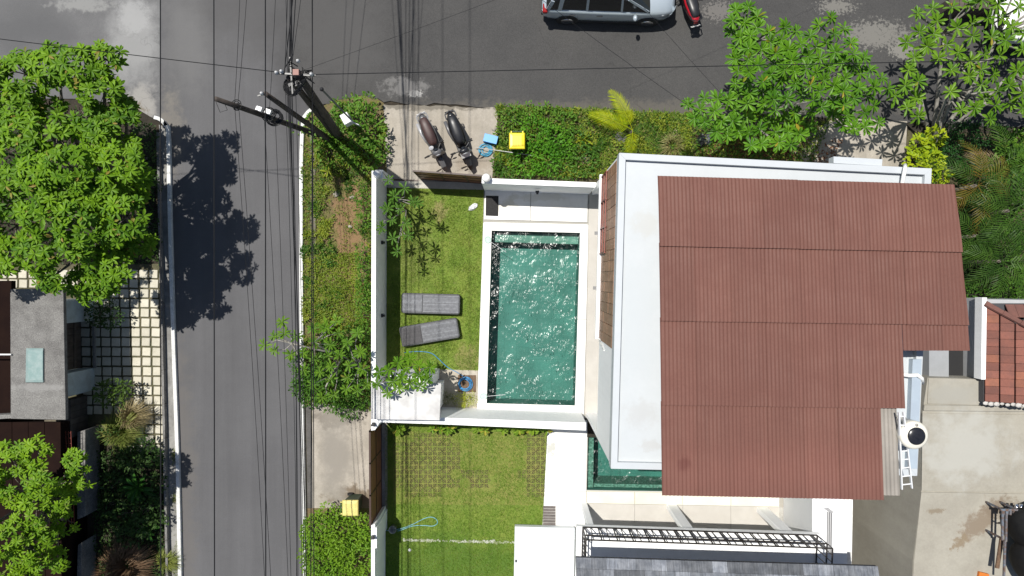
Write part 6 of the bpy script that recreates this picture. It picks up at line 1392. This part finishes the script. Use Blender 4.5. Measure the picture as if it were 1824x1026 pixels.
# blue crate, hose and broom handle by the upper driveway
v = P(874, 248, .2); t = thing('crate', 'blue plastic box beside the coiled hose at the driveway edge', 'crate', (v.x, v.y, .03), math.radians(-14)); M_cr = mat('blue_plastic', (0.03, 0.23, 0.58), (.03, .2, .5), 6, rough=.4)
b = MB()
for c, d in (((0, 0, .015), (.46, .26, .03)), ((0, .125, .13), (.46, .014, .22)), ((0, -.125, .13), (.46, .014, .22)), ((.225, 0, .13), (.014, .235, .22)), ((-.225, 0, .13), (.014, .235, .22))): b.box(c, d)
b.build('body', M_cr, t, bevel=.006, local=True); MB().box((0, 0, .252), (.47, .27, .02)).build('lid', mat('light_blue_plastic', (0.06, 0.30, 0.62), rough=.4), t, bevel=.006, local=True)
v = P(865, 268); tag(MB().tube(coil(v.x, v.y, .10, .22, 9, .05, seed=5, ell=1.05), .0125, 6).build('coiled_hose', mat('teal_blue_hose', (0.05, 0.26, 0.40), (.06, .3, .46), 6, rough=.45), smooth=True), 'coiled teal hose on the upper driveway below the blue box', 'hose')
tag(MB().tube([P(847, 263, .12), P(880, 267, .28), P(915, 272, .38), P(955, 278, .30)], .012, 6).build('broom_handle', mat('grey_metal_pole', (.35, .36, .36), rough=.4)), 'thin grey metal pole lying from the coiled hose into the planted bed', 'pole')
# tanks and rack on the neighbour's roof
rk = thing('metal_rack', 'rusty blue-grey metal rack on the neighbouring concrete roof', 'rack', P(1800, 950, 3.6)); M_rk = mat('blue_grey_rusty_steel', (0.13, 0.16, 0.20), (.12, .07, .045), 9, rough=.7); z = 3.62
for x in (1786, 1792.5): MB().bar(P(x, 906, 4.3), P(x-1, 962, 4.3), .05, .05).build('rail', M_rk, rk)
for k in range(4): MB().bar(P(1788+k*6, 909, 4.25), P(1787+k*6, 917, 4.25), .05, .05).build('rung', M_rk, rk)
MB().bar(P(1782, 908, 4.35), P(1812, 908, 4.35), .05, .05).build('rail', M_rk, rk)
for x, y in ((1786, 908), (1786, 960), (1812, 908)): v = P(x, y, 4.3); MB().bar((v.x, v.y, z), (v.x, v.y, 4.3), .045, .045, up=(0, 1, 0)).build('leg', M_rk, rk)
MB().bar(P(1786, 930, 4.3), P(1778, 932, 3.7), .03, .05).build('brace', M_rk, rk)
MB().bar(P(1784, 960, 4.1), P(1776, 1012, 4.1), .10, .05).build('brace', mat('rusty_steel', (.10, .06, .04), (.16, .10, .06), 9, rough=.9), rk)
MB().bar(P(1790, 962, 4.3), P(1788, 1030, 4.3), .05, .05).build('rail', M_rk, rk)
M_tankb = mat('black_tank_plastic', (0.013, 0.013, 0.014), (.018, .018, .018), 6, rough=.75, spec=.15)
for x, y, r, lab in ((1862, 940, .62, 'upper black water tank lying on the rack at the right edge'), (1868, 1002, .66, 'lower black water tank at the lower right corner')):
    v = P(x, y, 4.5); t = thing('black_tank', lab, 'tank', (v.x, v.y, 3.62)); M = Matrix.Rotation(math.radians(20), 3, 'Z') @ Matrix.Rotation(math.pi/2, 3, 'Y')
    MB().lathe([(.001, -.75), (r*.45, -.74), (r*.8, -.66), (r*.97, -.5), (r, -.35), (r*.96, -.33), (r, -.3), (r, .3), (r*.96, .33), (r, .36), (r*.95, .6), (r*.6, .8), (.001, .85)], c=(0, 0, r+.1), n=28, M=M).build('body', M_tankb, t, smooth=True, local=True)
    MB().lathe([(.16, 0), (.16, .05), (.001, .06)], c=(.1, 0, 2*r+.09), n=18).build('cap', M_tankb, t, local=True)
for x, lab in ((1811, 'bright chrome pipe standing at the rack, the left of two'), (1819, 'bright chrome pipe standing at the rack, the right of two')): tag(MB().tube([P(x, 898, 4.2), P(x-1, 912, 4.2)], .045, 10).build('metal_pipe', M_chrome, smooth=True), lab, 'pipe')
tag(MB().prism(poly_px([(1745, 1019), (1762, 1023), (1760, 1040), (1742, 1036)], 3.7), 3.62, 3.7).build('orange_board', mat('orange_paint', (0.55, 0.16, 0.02), rough=.6)), 'orange board on the concrete roof at the bottom right', 'board')
# small things in the side court of the villa
pu = thing('pump_box', 'grey pump box in the side court under the corrugated roof edge', 'pump box', P(1430, 880)); MB().prism(poly_px([(1414, 872), (1447, 873), (1447, 894), (1415, 893)], .5), .0, .5).build('body', mat('grey_box_paint', (.36, .36, .34), rough=.6), pu, bevel=.01); MB().prism(poly_px([(1413, 871), (1448, 872), (1448, 895), (1414, 894)], .52), .501, .53).build('lid', mat('grey_box_lid', (.44, .44, .42), rough=.6), pu, bevel=.008)
v = P(1441, 918, .2); pt = thing('plant_pot', 'small white square pot with a plant in the side court', 'plant pot', (v.x, v.y, 0)); b = MB(); b.loft([[(s*sx, s*sy, zz) for sx, sy in ((-1, -1), (1, -1), (1, 1), (-1, 1))] for s, zz in ((.07, 0), (.09, .2), (.075, .2), (.07, .17))]); b.build('pot', M_white, pt, bevel=.006, local=True)
L = Leaves(); L.rosette(v+Vector((0, .03, 0)), (0, .6, 1), 9, .22, 0, 1.2); joined('foliage', T_LEAF, L.arr(), M_b2, pt)
tag(MB().tube([P(1426, 907, .5), P(1424, 928, .05)], .013, 6).build('white_stake', M_pipe), 'thin white stake leaning in the side court of the villa', 'stake')
# dark fence on the far side of the road, upper right
ff = thing('timber_fence', 'dark timber fence at the top edge behind the sparse frangipani', 'fence', P(1715, 5))
for k in range(9): MB().prism(poly_px([(1690+k*9.5, -2), (1698.6+k*9.5, -2), (1698.6+k*9.5, 15), (1690+k*9.5, 15)], .9), 0, .9+R.uniform(-.02, .02)).build('plank', M_oldwood, ff)
# cabinet on a thin post beside the poles
cb_ = thing('meter_cabinet', 'white meter cabinet on a thin grey post among the creeper bush', 'cabinet', P(634, 222)); z = 1.45
v = P(618, 213, z); M_cab = mat('white_cabinet_paint', (0.66, 0.68, 0.68), (.58, .6, .6), 5, rough=.5)
MB().tube([P(634, 224, 0), P(624, 212, 1.6), P(573, 159, 4.3)], .028, 8).build('post', mat('grey_green_post', (.15, .17, .16), rough=.5), cb_)
MB().box((v.x, v.y, z), (.26, .34, .36), rz=.5).build('cabinet', M_cab, cb_, bevel=.01); q = P(631, 219, z+.1); MB().box((q.x, q.y, z+.02), (.34, .02, .26), rz=.5-.9).build('cabinet_door', M_cab, cb_, bevel=.004)
v = P(573, 159, 4.3); MB().sphere(v, .06, 10, 6).build('post_cap', M_dkpl2, cb_, smooth=True)

# ---------------------------------------------------------------- utility poles and cables
M_pole = mat('dark_weathered_pole', (0.075, 0.06, 0.05), (.045, .036, .031), 5, rough=.85, streak=(6, 6, .6, .25)); M_cable = mat('black_cable', (0.008, 0.008, 0.009), rough=.6); M_cer = mat('white_ceramic', (.62, .62, .62), rough=.3); M_galv = mat('galvanised_steel', (.085, .085, .085), rough=.45, metal=.3)
def pole(label, base, top, zt, r=.11, bz=0):
    a = P(*base, bz); b = P(*top, zt); t = thing('utility_pole', label, 'utility pole', a, 0, 'utility poles at the street corner'); k = 6
    MB().tube([a.lerp(b, i/k) for i in range(k+1)], [r*(1.15-.4*i/k) for i in range(k+1)], 12).build('pole', M_pole, t, smooth=True)
    return t, a, b
pA, a, topA = pole('utility pole with the cable cluster on top, right of the twin poles', (607, 247), (530, 130), 7.0, .12)
def insul(parent, p, s=1.0):
    MB().lathe([(.02, -.05), (.045, -.03), (.03, 0), (.05, .02), (.03, .05), (.02, .09)], c=p, n=10).build('insulator', M_cer, parent, smooth=True)
c = P(513, 133, 6.9)
for dx, dy in ((-.42, .02), (-.30, .05), (.10, .30), (.42, -.02)): insul(pA, topA+Vector((dx-.1, dy, -.05)))
MB().bar(topA+Vector((-.55, .03, -.12)), topA+Vector((.40, -.03, -.12)), .04, .05).build('crossarm', M_galv, pA); MB().bar(topA+Vector((-.22, .42, -.12)), topA+Vector((-.18, -.45, -.2)), .035, .04).build('crossarm', M_galv, pA)
MB().tube(coil(c.x, c.y-.2, .10, .22, 7, 6.55, .03, 3), .016, 5).build('cable_coil', M_cable, pA); MB().box(topA+Vector((-.02, 0, .04)), (.14, .14, .08)).build('pole_cap', mat('rusty_pink_cap', (.35, .2, .17), rough=.8), pA)
kb = MB()
for i in range(16):
    q = topA+Vector((R.uniform(-.45, .15), R.uniform(-.35, .25), R.uniform(-.5, .05))); kb.tube([q, q+Vector((R.uniform(-.25, .25), R.uniform(-.25, .25), R.uniform(-.1, .2))), q+Vector((R.uniform(-.35, .35), R.uniform(-.4, .3), R.uniform(-.2, .1)))], .014, 4)
kind(kb.build('wire_tangle', M_cable, pA), 'stuff')
for i in range(3): MB().box(topA+Vector((-.25+.12*i, R.uniform(-.3, .0), -.35)), (.09, .13, .16), rz=R.uniform(0, 2)).build('splice_box', M_dkpl2, pA)
pB, a, topB = pole('leaning brace pole beside the clustered pole, left of the twin poles', (599, 243), (515, 138), 6.7, .10)
for z_, k in ((2.2, .33), (4.0, .6)): q1 = P(607, 247).lerp(topA, z_/7.0); q2 = P(599, 243).lerp(topB, z_/6.7); MB().bar(q1, q2, .05, .08).build('tie_bar', M_galv, pB)
pC, a, topC = pole('bare pole in the middle with a small white fitting at its tip', (592, 252), (473, 167), 6.5, .085); insul(pC, topC+Vector((-.08, .0, .02))); MB().bar(topC+Vector((-.2, -.05, -.02)), topC+Vector((.05, .03, -.02)), .03, .03).build('bracket', M_galv, pC)
pD, a, topD = pole('strongly leaning pole with black cable coil and white boxes, nearest the street', (584, 246), (384, 176), 6.0, .085)
for x, y in ((462, 194), (478, 199)): v = P(x, y, 4.35); MB().box(v, (.17, .13, .12), rz=-.35).build('junction_box', M_cer, pD, bevel=.01)
v = P(489, 209, 3.8); MB().tube(coil(v.x, v.y, .12, .24, 8, 3.75, .03, 6), .017, 5).build('cable_coil', M_cable, pD); MB().tube(coil(v.x-.1, v.y+.05, .05, .2, 4, 3.9, .03, 2), .013, 5).build('cable_coil', M_cable, pD)
v = P(420, 186, 5.2); MB().tube(coil(v.x, v.y, .06, .13, 3, 5.1, .02, 4), .012, 5).build('cable_coil', M_cable, pD); MB().tube([P(384, 180, 5.9), P(392, 200, 5.5), P(405, 196, 5.4), P(400, 184, 5.6)], .008, 4).build('cable_loop', M_cable, pD)
vine = Leaves()
for i in range(60): q = a.lerp(topD, R.uniform(.05, .38)); vine.add(q+Vector((R.uniform(-.15, .15), R.uniform(-.15, .15), R.uniform(0, .15))), (R.gauss(0, 1), R.gauss(0, 1), .3), (0, 0, 1), .10)
joined('vine', T_SMALL, vine.arr(), M_b1, pD)

def cable(label, p, q, r, sag=.15, n=16, group=None, mid=()):
    p = Vector(p); q = Vector(q); pts = []
    for i in range(n+1):
        t = i/n; pts.append(p.lerp(q, t)-Vector((0, 0, 4*sag*t*(1-t))))
    o = MB().tube(pts, r, 4).build('overhead_cable', M_cable); tag(o, label, 'cable', group); return o
for x, x2, lab in ((285, 287, 'leftmost of the three straight high power lines over the street'), (380, 383, 'middle of the three straight high power lines over the street'), (472, 474, 'rightmost of the three straight high power lines over the street')):
    cable(lab, P(x, -900, 11), P(x2, 1900, 11), .011, .0, 6)
# low bundle: fan from the clustered pole to the top edge, and strands down the street
rc_ = random.Random(9)
GB = 'cables of the low telephone bundle'
lab_up = 'thin cable from the clustered pole to the top edge, %s from left'; ORD = ['first', 'second', 'third', 'fourth', 'fifth', 'sixth', 'seventh', 'eighth', 'ninth', 'tenth']; lab_dn = 'thin black cable down the right side of the street, %s from right at bottom'
for i, (x, dx) in enumerate(((497, -14), (502, -6), (508, -8), (511, -4), (513, -2), (516, 2), (520, 10), (527, 14), (533, 30), (545, 40))):
    cable(lab_up % ORD[i], P(512+rc_.uniform(-8, 10), 135+rc_.uniform(-6, 8), 6.75), P(x+dx*1.6, -700, 6.3), rc_.uniform(.006, .014), .25, 14, GB)
for i, x in enumerate((561, 555, 552, 546, 540, 533, 528, 520)):
    cable(lab_dn % ORD[i], P(516+rc_.uniform(-10, 12), 138+rc_.uniform(-4, 8), 6.7), P(x+rc_.uniform(-1, 1), 1800, 6.2), rc_.uniform(.006, .013), .35, 18, GB)
cable('straight vertical cable just right of the clustered pole', P(552, -700, 6.5), P(560, 1900, 6.5), .011, .1, 8)
cable('thick lone cable above the white kerb', P(557, -700, 6.1), P(549, 1900, 6.1), .012, .1, 8)
for i, (x0, y0, x1) in enumerate(((490, 205, 532), (425, 186, 520), (470, 200, 540), (418, 188, 505))):
    cable('slack cable from the leaning pole down the street, %s from the left' % ('third', 'second', 'fourth', 'first')[i] if True else '', P(x0, y0, (3.9, 5.2, 4.2, 5.2)[i]), P(x1, 1800, 5.6), .007, .3, 18, 'slack cables from the leaning pole')
for i, (x0, x1, y0) in enumerate(((418, 430, 184), (424, 462, 182), (480, 500, 196))): cable('slack cable from the leaning pole up to the top edge, %s from the left' % ('first', 'second', 'third')[i], P(x0, y0, (5.3, 5.2, 4.2)[i]), P(x1, -600, 5.8), .007, .3, 14, 'slack cables from the leaning pole')
cable('long cable crossing the picture from the left edge to the clustered pole', P(-900, -45, 6.6), P(500, 129, 6.9), .010, .15, 14)
cable('long cable crossing above the dark road from the clustered pole to the right edge', P(540, 133, 6.9), P(3200, 78, 6.9), .010, .0, 14)
cable('thin cable curving from the clustered pole towards the upper right', P(532, 128, 6.9), P(2200, -560, 6.2), .004, .8, 18)
cable('service cable slanting over the silver car down to the white house', P(900, -50, 6.2), P(1260, 212, 5.2), .006, .12, 12)
cable('service cable above the house front towards the lower right', P(1085, -60, 6.2), P(1330, 215, 5.0), .005, .12, 12)
cable('thin drop wire from the clustered pole to the lawn wall lamp', P(530, 140, 6.7), P(690, 316, 1.9), .006, .1, 10)
cable('high cable along the far side of the road', P(-600, 20, 8.5), P(2600, -110, 8.5), .009, .1, 10)
